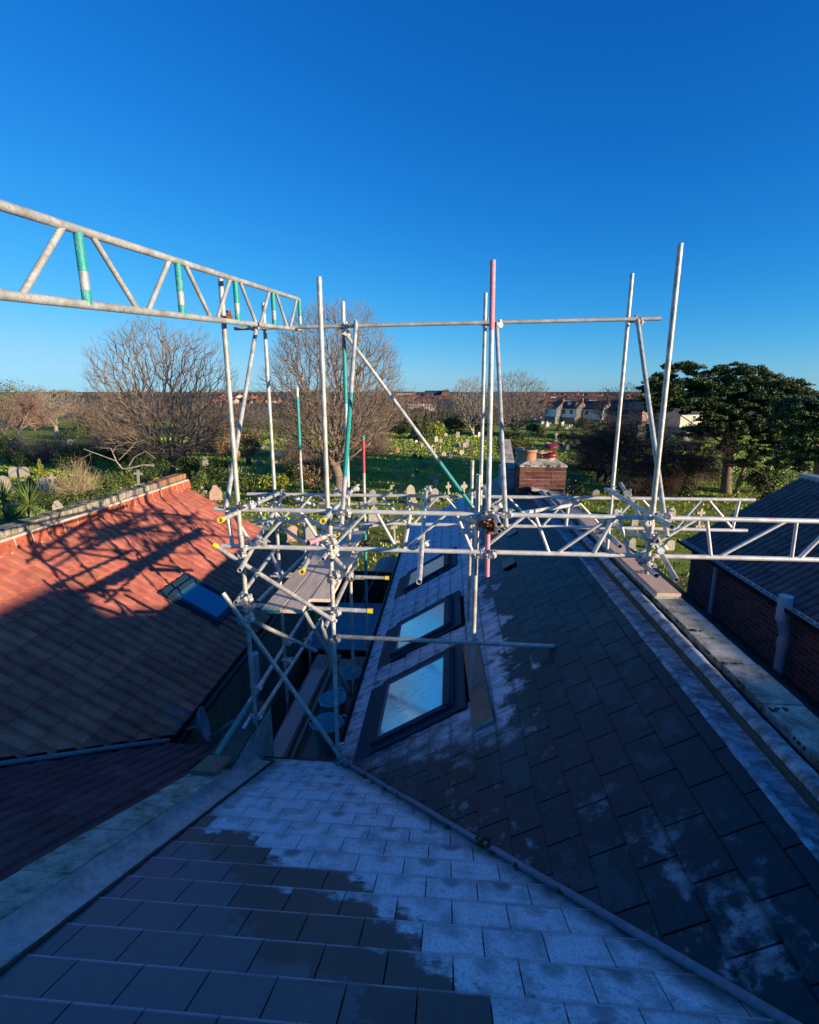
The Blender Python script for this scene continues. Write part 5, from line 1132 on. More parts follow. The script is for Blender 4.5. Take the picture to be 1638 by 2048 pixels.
# evergreens and shrubs: px, py of the foot, width and height in the picture, leaf, label
SH = [(40, 850, 190, 95, 'leaf_olive', 'ball', 'broad olive green evergreen tree rising at the left edge of the skyline', 9), (95, 852, 70, 55, 'leaf_mid', 'ball', 'dark rounded evergreen at the end of the left skyline slope', 5),
 (135, 880, 34, 26, 'leaf_dark', 'ball', 'low dark evergreen right of the pale plane tree', 4), (163, 878, 34, 34, 'leaf_mid', 'ball', 'rounded green bush by the small strip of bright lawn', 4), (190, 862, 60, 42, 'leaf_olive', 'ball', 'olive bush behind the strip of bright lawn', 4), (230, 880, 50, 40, 'leaf_brown', 'ball', 'brownish leafy bush left of the big many stemmed tree', 4),
 (20, 925, 70, 60, 'leaf_dark', 'ball', 'dark evergreen bush at the left edge below the white cross', 5), (52, 935, 46, 38, 'leaf_dark', 'ball', 'low dark evergreen behind the two ivy topped stones', 4), (165, 940, 110, 60, 'leaf_dark', 'ball', 'wide dark evergreen bank behind the tan twiggy shrub', 6), (235, 930, 90, 62, 'leaf_dark', 'ball', 'dark evergreen mass below the fallen pale branch', 6), (300, 960, 100, 62, 'leaf_dark', 'ball', 'very dark evergreen bush at the foot of the big many stemmed tree', 6), (285, 920, 90, 50, 'leaf_brown', 'ball', 'brown leaved thicket left of the big tree trunk', 5),
 (83, 952, 26, 34, 'leaf_yellow', 'cone', 'bright yellow green young laurel above the grey pointed gravestone', 1), (126, 966, 14, 20, 'leaf_yellow', 'ball', 'tiny yellow green sprig left of the tan twiggy shrub', 2), (62, 978, 30, 26, 'leaf_blue', 'cone', 'small blue green conifer between the two left gravestones', 1),
 (222, 985, 50, 48, 'leaf_mid', 'ball', 'green leafy bush round the pink rock headstone', 4), (252, 975, 40, 50, 'leaf_mid', 'ball', 'bright leafy bush left of the stone cross', 4), (205, 1000, 60, 26, 'leaf_dark', 'ball', 'low dark bush over the grey wall top', 3), (120, 1008, 190, 26, 'leaf_mid', 'ball', 'long low strip of bright ground cover behind the grey wall', 8),
 (378, 955, 60, 48, 'leaf_dark', 'ball', 'dark shrub right of the big tree trunk', 5), (435, 965, 66, 50, 'leaf_dark', 'ball', 'dark round shrub beside the tall narrow gravestone', 5), (395, 980, 60, 42, 'leaf_mid', 'ball', 'light leaved shrub over the end of the red roof', 4), (425, 995, 40, 34, 'leaf_mid', 'ball', 'small green shrub left of the rough pink rock stone', 3),
 (445, 915, 52, 80, 'leaf_brown', 'ball', 'tall dull green holly behind the leftmost upright', 6), (505, 912, 60, 62, 'leaf_brown', 'ball', 'brown spiky shrub between the leftmost uprights', 5), (545, 985, 74, 42, 'leaf_yellow', 'ball', 'bright yellow green bush behind the far beam end', 6), (500, 985, 60, 40, 'leaf_mid', 'ball', 'mid green bush left of the bright yellow one', 5), (585, 965, 50, 50, 'leaf_dark', 'ball', 'dark bush right of the bright yellow one', 4),
 (628, 980, 84, 74, 'leaf_brown', 'ball', 'brown and green ivy thicket at the foot of the tall bare tree', 6), (655, 1003, 60, 46, 'leaf_dark', 'ball', 'dark evergreen bush below the ivy thicket', 4), (715, 1000, 64, 46, 'leaf_dark', 'ball', 'dark glossy bush right of the tall tree trunk', 5), (600, 1010, 60, 34, 'leaf_mid', 'ball', 'green bush behind the near beam left part', 4),
 (800, 872, 60, 46, 'leaf_dark', 'ball', 'dark green hedge behind the left end of the open lawn', 5), (832, 878, 34, 50, 'leaf_olive', 'cone', 'upright olive conifer, first at the back of the open lawn', 1), (852, 880, 38, 56, 'leaf_mid', 'cone', 'tallest green conifer at the back of the open lawn', 1), (876, 878, 36, 40, 'leaf_yellow', 'ball', 'yellow tinged conifer bush at the back of the open lawn', 3), (912, 868, 60, 44, 'leaf_dark', 'ball', 'dark evergreen clump below the skyline tree', 5), (960, 870, 60, 44, 'leaf_dark', 'ball', 'dark evergreen clump right of the small fallen slab', 5), (890, 846, 90, 30, 'leaf_dark', 'ball', 'far dark hedge line behind the centre of the cemetery', 5),
 (1028, 932, 84, 84, 'leaf_olive', 'ball', 'big rounded olive green bush just left of the chimney', 8), (1085, 878, 26, 30, 'leaf_olive', 'ball', 'small upright yew by the far gravestones', 3), (1123, 884, 26, 22, 'leaf_dark', 'ball', 'small round black green yew right of the cross on steps', 3), (1118, 862, 14, 24, 'leaf_mid', 'cone', 'narrow pointed conifer beyond the black green yew', 1), (1065, 868, 46, 26, 'leaf_dark', 'ball', 'dark low hedge under the skyline tree', 4),
 (1170, 862, 60, 30, 'leaf_dark', 'ball', 'dark shrub in front of the white houses', 4), (1230, 900, 90, 50, 'leaf_dark', 'ball', 'dark ivy mass left of the weeping tree', 5), (1150, 1000, 60, 40, 'leaf_dark', 'ball', 'dark bush in shade just right of the chimney', 4), (1185, 905, 60, 38, 'leaf_dark', 'ball', 'black green thicket in the shaded right part', 4), (1375, 1000, 44, 84, 'leaf_mid', 'cone', 'green pyramid shrub left of the pine trunk', 1), (1410, 960, 70, 50, 'leaf_dark', 'ball', 'dark undergrowth behind the pine trunk', 5), (1520, 985, 90, 60, 'leaf_dark', 'ball', 'dark undergrowth right of the pine trunk', 5), (1535, 1005, 36, 26, 'leaf_mid', 'ball', 'small green shrub above the verge of the brown roof', 3), (1330, 905, 90, 40, 'leaf_dark', 'ball', 'dark hedge in front of the pink garden wall', 5), (1300, 850, 120, 36, 'leaf_dark', 'ball', 'dark hedge between the white houses and the pine', 5)]
for i, (x, y, w_, h_, mt, shp, lab, lu) in enumerate(SH): shrub(x, y, w_, h_, mt, lab, 300+i, shp, lumps=lu, name='evergreen_tree' if h_ > 70 and y < 860 else 'shrub')
twiggy(157, 1000, 80, 72, 'twig_tan', 'tan leafless shrub with upright canes behind the grey wall', 1, 420); twiggy(105, 925, 100, 58, 'twig_red', 'dense brown leafless shrub on the left lawn', 2, 700); twiggy(1315, 985, 120, 74, 'twig_dark', 'brown arching leafless shrub under the weeping tree', 3, 700, droop=1.6); twiggy(1375, 965, 60, 50, 'twig', 'pale arching canes left of the pine trunk', 4, 160, droop=1.5); twiggy(600, 940, 90, 80, 'twig', 'tangled brown leafless thicket behind the teal topped upright', 5, 600, droop=1); twiggy(745, 905, 90, 60, 'twig', 'tangled drooping thicket left of the red topped upright', 6, 420, droop=1.4); twiggy(230, 905, 130, 60, 'twig_red', 'reddish twiggy thicket left of the big tree', 7, 600); twiggy(430, 900, 110, 60, 'twig_red', 'dark twiggy thicket behind the leftmost upright', 8, 600); twiggy(1190, 940, 120, 90, 'twig_dark', 'black twiggy thicket in the shaded right part of the cemetery', 9, 700, droop=.8)
# fallen pale branch
bt = thing('fallen_branch', gnd(240, 985)+Vector((0, 0, 2.2)), 'long pale leaning branch stretching left from the big tree', 'branch'); rng = random.Random(3); P = gnd(240, 985); Yb = P.y; segs = []
def crack(pts, r):
    for i in range(len(pts)-1): segs.append((aY(*pts[i], Yb), aY(*pts[i+1], Yb), r*(1-i*.8/len(pts)), r*(1-(i+1)*.8/len(pts)), 2))
crack([(308, 931), (285, 930), (262, 936), (245, 938), (232, 922), (200, 910), (168, 898)], .10); crack([(236, 928), (225, 905), (232, 893), (262, 884)], .045); crack([(238, 920), (258, 900), (270, 885), (290, 880)], .04); crack([(258, 932), (268, 915), (290, 902), (312, 918)], .045); crack([(232, 922), (222, 897), (200, 896)], .035); crack([(200, 910), (186, 905), (150, 925)], .03)
place('limb', segs_mesh(segs, lambda l: 6).mesh('limb', MT['bark_pale']), bt, Matrix.Translation((0, 0, 0)))
# pine
def pine(px, py, label, seed, Ht, pads, limbs, trunk):
    rng = random.Random(seed); p = Vector(gnd(px, py)); t = thing('pine_tree', p, label, 'tree'); D = proj(p)[2]
    q = lambda x, y, dy=0: aY(x, y, p.y+dy)
    m = MB()
    for pts, r in trunk:
        for i in range(len(pts)-1): m.tube(q(*pts[i]), q(*pts[i+1]), r*(1-i*.7/len(pts)), r*(1-(i+1)*.7/len(pts)), n=9, caps=False)
    m.build('trunk', MT['bark'], t, org=p)
    m = MB()
    for (x0, y0, x1, y1, r) in limbs: m.tube(q(x0, y0, rng.uniform(-1, 1)), q(x1, y1, rng.uniform(-2, 2)), r, r*.4, n=6, caps=False)
    m.build('limb', MT['bark_pale'], t, org=p)
    m = MB()
    for (x, y, w_, h_) in pads:
        n = 9
        for _ in range(n):
            dy = rng.uniform(-3.2, 3.2); c = q(x+rng.gauss(0, w_*.25), y+rng.gauss(0, h_*.25), dy); rx = w_*D/FPX*rng.uniform(.16, .30); rz = h_*D/FPX*rng.uniform(.22, .42)
            for k in range(46):
                a = rng.uniform(0, 6.28); rr = rng.random()**.5; cc = c+Vector((math.cos(a)*rx*rr, math.sin(a)*rx*rr, rz*(1-rr*rr)*rng.uniform(-.3, 1)))
                for j in range(5):      # a tuft of needles
                    d = Vector((rng.gauss(0, .7), rng.gauss(0, .7), rng.uniform(.1, 1.1))).normalized()*rng.uniform(.14, .26); s = d.cross(Vector((rng.gauss(0, 1), rng.gauss(0, 1), rng.gauss(0, 1)))).normalized()*.022; b0 = len(m.v)
                    m.v += [tuple(cc-s), tuple(cc+s), tuple(cc+d+s*1.5), tuple(cc+d-s*1.5)]; m.f.append([b0, b0+1, b0+2, b0+3]); m.m.append(0 if rng.random() < .72 else 1); m.smooth.append(False)
    m.build('crown', [MT['needle'], MT['needle_light']], t, org=p)
rng = random.Random(77); pads = []
top = [(1305, 765), (1325, 745), (1350, 728), (1385, 727), (1420, 738), (1450, 735), (1480, 730), (1510, 735), (1540, 752), (1580, 770), (1600, 790)]
for x, y in top: pads.append((x, y+12, 46, 22))
for i in range(84):
    x = rng.uniform(1305, 1600); yt = 745+abs(x-1440)*.12; y = rng.uniform(yt+12, 870 if x > 1400 else 815); pads.append((x, y, rng.uniform(36, 60), rng.uniform(18, 28)))
for i in range(20): pads.append((rng.uniform(1440, 1600), rng.uniform(870, 930), rng.uniform(30, 50), rng.uniform(16, 26)))
pine(1455, 985, 'large dark pine with a broad layered crown on the right', 4, 12, pads, [(1462, 905, 1495, 890, .09), (1475, 925, 1525, 948, .10), (1470, 880, 1400, 850, .12), (1468, 870, 1530, 840, .12), (1465, 860, 1440, 790, .12), (1468, 850, 1510, 780, .1), (1465, 900, 1360, 830, .1), (1540, 940, 1560, 900, .07), (1380, 810, 1345, 790, .06), (1500, 890, 1580, 900, .08), (1455, 840, 1330, 775, .1)], [([(1452, 990), (1454, 950), (1458, 900), (1464, 850), (1462, 800), (1455, 760)], .48), ([(1472, 985), (1482, 950), (1498, 915), (1520, 890)], .20)])
rng = random.Random(78); pads = [(rng.uniform(1570, 1760), rng.uniform(800, 925), rng.uniform(36, 60), rng.uniform(18, 30)) for i in range(80)]
pine(1640, 1050, 'second dark evergreen with sagging boughs at the right edge', 8, 10, pads, [(1640, 900, 1600, 850, .1), (1640, 880, 1700, 840, .1)], [([(1640, 965), (1642, 900), (1640, 830)], .4)])
# yuccas at the left edge
def yucca(px, py, D_, label, seed, n=70, L=1.05):
    rng = random.Random(seed); c = Vector(ray(px, py)*(D_/FPX)); p = Vector((c.x, c.y, GZ)); t = thing('yucca', p, label, 'plant'); MB().tube(p, c, .12, .09, n=8).build('trunk', MT['bark'], t, org=p)
    m = MB()
    for i in range(n):
        a = rng.uniform(0, 6.283); el = rng.uniform(-.5, 1.35); d = Vector((math.cos(a)*math.cos(el), math.sin(a)*math.cos(el), math.sin(el))); s = d.cross(Vector((0, 0, 1))).normalized()*.034; Lr = L*rng.uniform(.8, 1.1); b0 = len(m.v); up_ = s.cross(d).normalized()
        p1 = c+d*Lr*.5+Vector((0, 0, .02)); p2 = c+d*Lr+Vector((0, 0, -.10*Lr*(1-el*.5)))
        m.v += [tuple(c-s*.6), tuple(c-up_*.012), tuple(c+s*.6), tuple(p1-s), tuple(p1-up_*.012), tuple(p1+s), tuple(p2)]
        m.f += [[b0, b0+1, b0+4, b0+3], [b0+1, b0+2, b0+5, b0+4], [b0+3, b0+4, b0+6], [b0+4, b0+5, b0+6]]; m.m += [0]*4; m.smooth += [False]*4
    m.build('leaf_crown', MT['yucca_leaf'], t, org=p)
yucca(58, 1010, 20, 'largest spiky yucca head above the grey coping bricks', 1, 90, 1.05); yucca(8, 1000, 21, 'yucca head cut by the left edge of the view, upper one', 2, 70, .95); yucca(22, 1040, 19, 'lower yucca head at the left edge just over the coping', 3, 70, .8); yucca(35, 1032, 20.5, 'small yucca head under the largest one', 5, 60, .7)
# ================================================================ GRAVESTONES
def outline(kind, w_, h):
    pts = []
    if kind == 'round': pts = [(-w_/2, 0), (w_/2, 0), (w_/2, h-w_/2)]+[(w_/2*math.cos(t), h-w_/2+w_/2*math.sin(t)) for t in [math.pi*i/8 for i in range(1, 8)]]+[(-w_/2, h-w_/2)]
    elif kind == 'gothic': pts = [(-w_/2, 0), (w_/2, 0), (w_/2, h*.68), (w_*.42, h*.80), (w_*.26, h*.91), (0, h), (-w_*.26, h*.91), (-w_*.42, h*.80), (-w_/2, h*.68)]
    elif kind == 'rect': pts = [(-w_/2, 0), (w_/2, 0), (w_/2, h*.97), (w_*.2, h), (-w_/2, h*.97)]
    elif kind == 'shoulder': pts = [(-w_/2, 0), (w_/2, 0), (w_/2, h*.78), (w_*.36, h*.80), (w_*.30, h*.92), (0, h), (-w_*.30, h*.92), (-w_*.36, h*.80), (-w_/2, h*.78)]
    elif kind == 'gable': pts = [(-w_/2, 0), (w_/2, 0), (w_/2, h*.62), (0, h), (-w_/2, h*.62)]
    elif kind == 'rock': pts = [(-w_*.5, 0), (w_*.46, 0), (w_*.5, h*.35), (w_*.42, h*.62), (w_*.25, h*.78), (w_*.05, h), (-w_*.2, h*.95), (-w_*.3, h*.75), (-w_*.46, h*.55)]
    elif kind in ('cross', 'celtic'):
        a = w_*.14; b = h*.66; c = h*.82; pts = [(-a, 0), (a, 0), (a, b), (w_/2, b), (w_/2, c), (a, c), (a, h), (-a, h), (-a, c), (-w_/2, c), (-w_/2, b), (-a, b)]
    return pts
def grave(px, py, wpx, hpx, kind, mt, label, group=None, yaw=None, tilt=None, seed=0):
    rng = random.Random(int(px*7+py)); p = Vector(gnd(px, py)); D = proj(p)[2]; W = wpx*D/FPX; H = hpx*D/FPX
    yaw = math.radians(rng.uniform(18, 42)) if yaw is None else yaw; tilt = math.radians(rng.gauss(0, 3)) if tilt is None else tilt
    W /= max(.5, math.cos(yaw)); t = thing('gravestone', p, label, 'gravestone', group); th = max(.09, min(.2, W*.2))
    M = Matrix.Translation(p) @ Matrix.Rotation(yaw, 4, 'Z') @ Matrix.Rotation(tilt, 4, 'Y') @ Matrix.Rotation(math.radians(rng.gauss(0, 2)), 4, 'X')
    m = MB(); z0 = H*.12 if kind in ('cross', 'celtic', 'gothic', 'shoulder') and H > .7 else 0
    m.ext([(x, z+z0) for x, z in outline(kind, W, H-z0)], th, M)
    if kind == 'celtic':
        r = W*.42; c = H*.74+z0*.2; n = 16
        pts = []
        for rr in (r, r*.72):
            for i in range(n): a = 6.283*i/n; pts.append((rr*math.cos(a), c+rr*math.sin(a)))
        vs = [M @ Vector((x, s*th*.35, z)) for s in (-1, 1) for x, z in pts]; fs = []
        for i in range(n):
            j = (i+1) % n; fs += [(i, j, n+j, n+i), (2*n+i, 3*n+i, 3*n+j, 2*n+j), (i, 2*n+i, 2*n+j, j), (n+i, n+j, 3*n+j, 3*n+i)]
        m.add(vs, fs)
    m.build('headstone', MT[mt], t, org=p, fix=True)
    if z0 or kind == 'round' and hpx > 24:
        b = MB(); R = Matrix.Rotation(yaw, 3, 'Z'); b.box(p+Vector((0, 0, H*.05)), (W*1.25 if kind not in ('cross', 'celtic') else W*1.1, th*2.6, H*.16), R); b.build('base', MT[mt], t, org=p)
    if kind in ('gothic', 'round') and hpx > 26:
        q = MB(); q.ext([(x*.74, z*.8+H*.16) for x, z in outline(kind, W, H-z0)], th+.02, M); q.build('panel', MT[mt], t, org=p, fix=True)
    return t
C_, Gy, Dk, Wh, Rd, Pk = 'stone_cream', 'stone_grey', 'stone_dark', 'stone_white', 'stone_red', 'stone_pink'
GR = [(865.5, 906, 9, 17, 'gothic', C_, 'tall cream pointed gravestone on the sunny lawn, right beside the slanting tube'), (872.5, 883.5, 7, 11.5, 'round', C_, 'cream round topped gravestone near the back of the sunny lawn'), (881.7, 885.5, 6, 8, 'gothic', Gy, 'small grey pointed stone beside the cream round one'), (891, 873.7, 7, 8, 'gothic', C_, 'small cream pointed stone in the back row below the conifers'), (915, 875.6, 7, 12, 'rect', C_, 'tall upright cream slab in the back row'), (950.7, 875, 6, 5, 'rect', C_, 'low cream block in the back row left of the paired uprights'), (958, 873, 4, 9, 'round', Wh, 'white narrow stone touching the left of the paired uprights'), (934.5, 892, 7, 14, 'rect', Gy, 'tall grey square topped stone in the second row'), (916.5, 894, 8, 9, 'round', Gy, 'dull grey rounded stone left of the tall grey one'), (929, 895, 7, 10, 'shoulder', C_, 'cream shouldered stone in front of the tall grey one'),
 (880.7, 907, 4.5, 17, 'cross', C_, 'slim cream cross on the sunny lawn'), (887.4, 912.5, 9, 10, 'round', C_, 'bright cream round stone, left of the cluster of four'), (901, 917.5, 10, 10.5, 'round', C_, 'wide cream round stone nearest in the cluster of four'), (908.4, 909.5, 9, 10.5, 'round', C_, 'cream round stone at the back of the cluster of four'), (922.6, 909.5, 9, 10, 'gothic', C_, 'cream pointed stone at the right of the cluster of four'), (941.5, 912, 8.5, 14, 'round', Dk, 'black rounded gravestone by the left of the paired uprights'), (891.7, 921, 8, 7, 'rect', Gy, 'small grey stone in front of the bright cream round one'), (844, 938, 12, 12, 'rect', Rd, 'square reddish brown headstone at the edge of the tree shade'), (791.6, 954.6, 7, 11, 'rect', Gy, 'plain grey slab in the green shade, left one of the pair'), (824.8, 954.6, 6, 11, 'rect', Gy, 'plain grey slab in the green shade, right one of the pair'), (834, 946.7, 6.5, 6, 'rect', Dk, 'small black block beside the right plain slab'), (866, 962, 15, 7, 'rect', Gy, 'low wide grey slab in the shade'),
 (832.7, 884.4, 4, 4, 'rect', Wh, 'tiny white square stone left of the slanting tube'), (847.8, 881, 4, 5, 'rect', Wh, 'tiny white stone just right of the slanting tube top'), (844.5, 895, 5, 8, 'rect', C_, 'small cream stone touching the slanting tube'), (795, 904, 8, 9, 'round', Rd, 'reddish rounded stone under the drooping branches'), (829.5, 916, 9, 10, 'gable', Dk, 'dark gabled stone, left of the dark pair above the reddish square one'), (841, 919, 8, 8, 'round', Dk, 'dark round stone, right of the dark pair above the reddish square one'), (822, 876, 5, 12, 'rect', C_, 'upright pale pillar at the left end of the back hedge'), (818.5, 877, 6, 7, 'gothic', Gy, 'grey pointed stone beside the pale pillar'), (927.5, 923.5, 4, 4, 'gable', Wh, 'small white stone lying in the lawn in front of the black one'),
 (782.7, 990, 8, 21, 'rect', C_, 'narrow cream tablet above the far beam, left of the fancy cross'), (823, 1006, 16, 38, 'gothic', C_, 'large cream arched headstone with a recessed panel behind the far beam'), (868, 1004, 15, 28, 'round', Gy, 'round topped grey headstone right of the capped upright tube'), (871, 985, 11, 28, 'cross', Gy, 'plain grey cross standing in the shade above the far beam'), (897, 1003, 10, 40, 'cross', C_, 'cream cross with ornate arms left of the celtic cross'), (927, 1003, 13, 40, 'celtic', C_, 'celtic wheel cross of pale stone above the far beam'), (799, 1004, 9, 27, 'cross', Pk, 'pinkish fancy cross left of the large arched headstone'), (746, 1006, 13, 28, 'gothic', Gy, 'grey pointed headstone above the far beam near the red topped upright'), (790, 1086, 13, 42, 'cross', C_, 'rugged stone cross below the near beam'), (587, 1082, 20, 33, 'round', Pk, 'sandy rounded headstone seen between the two beams, left one'), (621, 1082, 21, 33, 'round', Gy, 'grey rounded headstone seen between the two beams, right one'), (747, 1044, 19, 36, 'gable', Gy, 'dark gabled headstone between the beams'), (517, 1066, 18, 16, 'rect', C_, 'pale square pillar base behind the left beam ends'),
 (14, 985, 19, 35, 'gothic', C_, 'tall leaning pale headstone at the left edge above the yuccas'), (30, 955, 15, 22, 'round', Gy, 'ivy topped grey stone, left of the ivy topped pair'), (50.5, 955, 15, 22, 'round', Gy, 'ivy topped grey stone, right of the ivy topped pair'), (89, 984, 15, 31, 'gothic', Gy, 'tall grey pointed headstone above the yuccas'), (108, 978, 15, 30, 'cross', C_, 'stout cream cross beside the tall grey pointed headstone'), (116.5, 1024, 18, 24, 'rock', C_, 'rough pale boulder headstone just over the coping bricks'), (31.5, 891.5, 12, 17, 'cross', Wh, 'bright white cross on a mound on the far left lawn'), (23, 897, 10, 13, 'round', Gy, 'grey stone leaning before the white cross'), (141, 887.5, 9, 9, 'round', Gy, 'small grey stone on the strip of bright lawn'), (226, 975, 17, 19, 'rock', Pk, 'rounded pink rock headstone among the green bushes'), (277, 971, 16, 31, 'cross', Gy, 'grey stone cross just above the red roof parapet'), (412, 936, 10, 22, 'round', Gy, 'tall narrow headstone left of the leftmost upright'), (408, 987, 10, 15, 'rect', Gy, 'small shaded tablet at the end of the red roof'), (432, 1000, 22, 31, 'rock', Pk, 'rough pinkish rock headstone left of the leftmost upright'), (477.6, 919, 6.5, 18, 'round', Rd, 'slim pink obelisk between the leftmost uprights'), (498, 929, 9, 17, 'gothic', Dk, 'dark pointed stone between the leftmost uprights'), (519, 930.5, 12, 12, 'gable', Gy, 'grey gabled stone on the shaded lawn between the leftmost uprights'), (532, 904, 7, 16, 'cross', C_, 'little pale cross near the brown spiky shrub'), (555, 912, 12, 12, 'shoulder', Wh, 'white monument right of the brown spiky shrub'), (439, 912, 14, 14, 'rock', C_, 'rough pale stone behind the leftmost upright'), (421, 871, 4, 6, 'rect', Wh, 'tiny white stone on the far lawn behind the leftmost upright'), (389, 907, 10, 9, 'rect', C_, 'pale square stone right of the big tree trunk'),
 (1145.7, 874, 7, 9, 'gothic', C_, 'sunlit cream pointed stone right of the cross on steps'), (1110.5, 882, 8, 17, 'cross', Gy, 'grey cross on a stepped base beyond the chimney'), (1133.7, 858, 6, 5, 'round', C_, 'small cream stone beyond the narrow conifer'), (1084.6, 849, 6, 7, 'round', C_, 'brightest cream stone in the far crowded rows'), (1134.7, 898, 7, 10, 'shoulder', Gy, 'grey stone in shade above the chimney cowl, right one'), (1120, 896, 8, 9, 'round', Gy, 'grey stone in shade above the chimney cowl, middle one'), (1107.6, 893, 8, 9, 'round', Gy, 'grey stone in shade above the chimney cowl, left one'), (1191, 990, 15, 12, 'gable', Gy, 'pale gabled stone right of the chimney'), (1139, 992, 14, 21, 'round', Gy, 'rounded grey headstone touching the right of the chimney'), (1341, 1042, 18, 28, 'round', C_, 'rounded headstone behind the right hand crossing tubes'), (1396, 1054, 19, 38, 'cross', C_, 'pale cross between the two beams on the right'), (1338, 1100, 20, 22, 'round', C_, 'egg shaped stone below the right hand raker'), (1232, 1055, 16, 24, 'rect', Gy, 'grey slab between the beams left of the crossing tubes'), (1268, 1052, 16, 20, 'shoulder', Gy, 'shouldered stone between the beams by the crossing tubes'), (1263, 1100, 15, 26, 'gothic', Gy, 'cream tablet seen under the far beam by the coping board')]
for q in GR: grave(*q[:6], q[6])
rng = random.Random(5); GS = 'small far gravestones crowded below the white houses'
for i in range(34): grave(rng.uniform(1066, 1160), rng.uniform(838, 856), rng.uniform(3.5, 5), rng.uniform(5, 7.5), rng.choice(['round', 'gothic', 'rect', 'round']), rng.choice([Gy, C_, Gy, Wh]), 'one of the tiny far gravestones in the crowded rows below the white houses', GS)
GS2 = 'low stones and kerbs scattered on the cemetery lawn'
for i in range(30): grave(rng.choice([rng.uniform(770, 950), rng.uniform(500, 640), rng.uniform(1080, 1200), rng.uniform(0, 150)]), rng.uniform(880, 965), rng.uniform(5, 9), rng.uniform(3, 5), 'rect', rng.choice([Gy, C_, Gy]), 'one of the low worn kerb stones scattered on the cemetery lawn', GS2)
# grass tufts
rng = random.Random(9); m = MB()
for i in range(70000):
    x = rng.uniform(-60, 60); y = 14+rng.random()**1.5*100
    if abs(x) > y*.95+4: continue
    z = ground_z(x, y); h = rng.uniform(.08, .26); a = rng.uniform(0, 6.28); wd = .03+.0014*y; dx, dy = math.cos(a)*wd, math.sin(a)*wd; lx, ly = rng.gauss(0, .06), rng.gauss(0, .06); k = len(m.v)
    m.v += [(x-dx, y-dy, z-.02), (x+dx, y+dy, z-.02), (x+lx, y+ly, z+h)]; m.f.append([k, k+1, k+2]); m.m.append(0); m.smooth.append(False)
tag(m.build('grass_tufts', MT['grass_blade'], None, org=Vector((0, 0, 0))), kind='stuff')
# ================================================================ FAR HOUSES
def cottage(name, p, yaw, w_, d, he, hr, wm, rm, label, group=None, dormer=False, ext=True, wins=((-.25, .62), (.25, .62)), chim=True, gm=None):
    """w_ along local x (facade width), d depth; ridge runs along x; facade looks to local -y"""
    t = thing(name, p, label, 'house', group); R = Matrix.Translation(p) @ Matrix.Rotation(yaw, 4, 'Z')
    def bx(x0, x1, y0, y1, za, zb, m): 
        b0 = len(m.v); m.box((0, 0, 0), (0, 0, 0)); m.v = m.v[:b0]
        for sx in (x0, x1):
            for sy in (y0, y1):
                for sz in (za, zb): m.v.append(tuple(R @ Vector((sx, sy, sz))))
    hw, hd = w_/2, d/2
    m = MB(); V = [(-hw, -hd, 0), (hw, -hd, 0), (hw, hd, 0), (-hw, hd, 0), (-hw, -hd, he), (hw, -hd, he), (hw, hd, he), (-hw, hd, he), (-hw, 0, hr), (hw, 0, hr)]
    m.add([R @ Vector(v) for v in V], [(0, 1, 5, 4), (2, 3, 7, 6)], 0); m.add([R @ Vector(v) for v in V], [(1, 2, 6, 9, 5), (3, 0, 4, 8, 7)], 1)
    m.build('wall', [MT[wm], MT[gm or wm]], t, org=p)
    m = MB(); o = .25; V = [(-hw-.1, -hd-o, he-.1), (hw+.1, -hd-o, he-.1), (hw+.1, 0, hr+.08), (-hw-.1, 0, hr+.08), (-hw-.1, hd+o, he-.1), (hw+.1, hd+o, he-.1)]
    V2 = [(x, y, z+.14) for x, y, z in V]; m.add([R @ Vector(v) for v in V+V2], [(6, 7, 8, 9), (9, 8, 11, 10), (3, 2, 1, 0), (4, 5, 2, 3), (0, 1, 7, 6), (5, 4, 10, 11), (1, 2, 8, 7), (2, 5, 11, 8), (3, 0, 6, 9), (4, 3, 9, 10)]); m.build('roof', MT[rm], t, org=p)
    for (fx_, fz) in wins:
        cx = fx_*w_; cz = fz*he; q = MB(); bx(cx-.5, cx+.5, -hd-.03, -hd-.005, cz-.65, cz+.65, q); fo = q.build('window', MT['white_pvc'], t, org=p)
        for s in (-1, 1): q = MB(); bx(cx-.40, cx+.40, -hd-.045, -hd-.031, cz+(.04 if s > 0 else -.55), cz+(.55 if s > 0 else -.04), q); q.build('pane', MT['black_plastic'], fo, org=p)
    if chim: q = MB(); bx(hw-.5, hw+.1, -.5, .5, hr-1, hr+1.0, q); q.build('chimney', MT['far_brick'], t, org=p)
    if dormer:
        q = MB(); bx(-hw+.4, hw-.6, -hd+.5, 0, he+.3, hr-.05, q); q.build('dormer', MT['far_slate'], t, org=p)
        q = MB(); bx(-.5, .5, -hd+.46, -hd+.49, he+.9, he+1.9, q); q.build('dormer_window', MT['white_pvc'], t, org=p)
    return t
ya = math.radians(-38)
def hz(px, py, D): p = ray(px, py)*(D/FPX); return Vector(p)
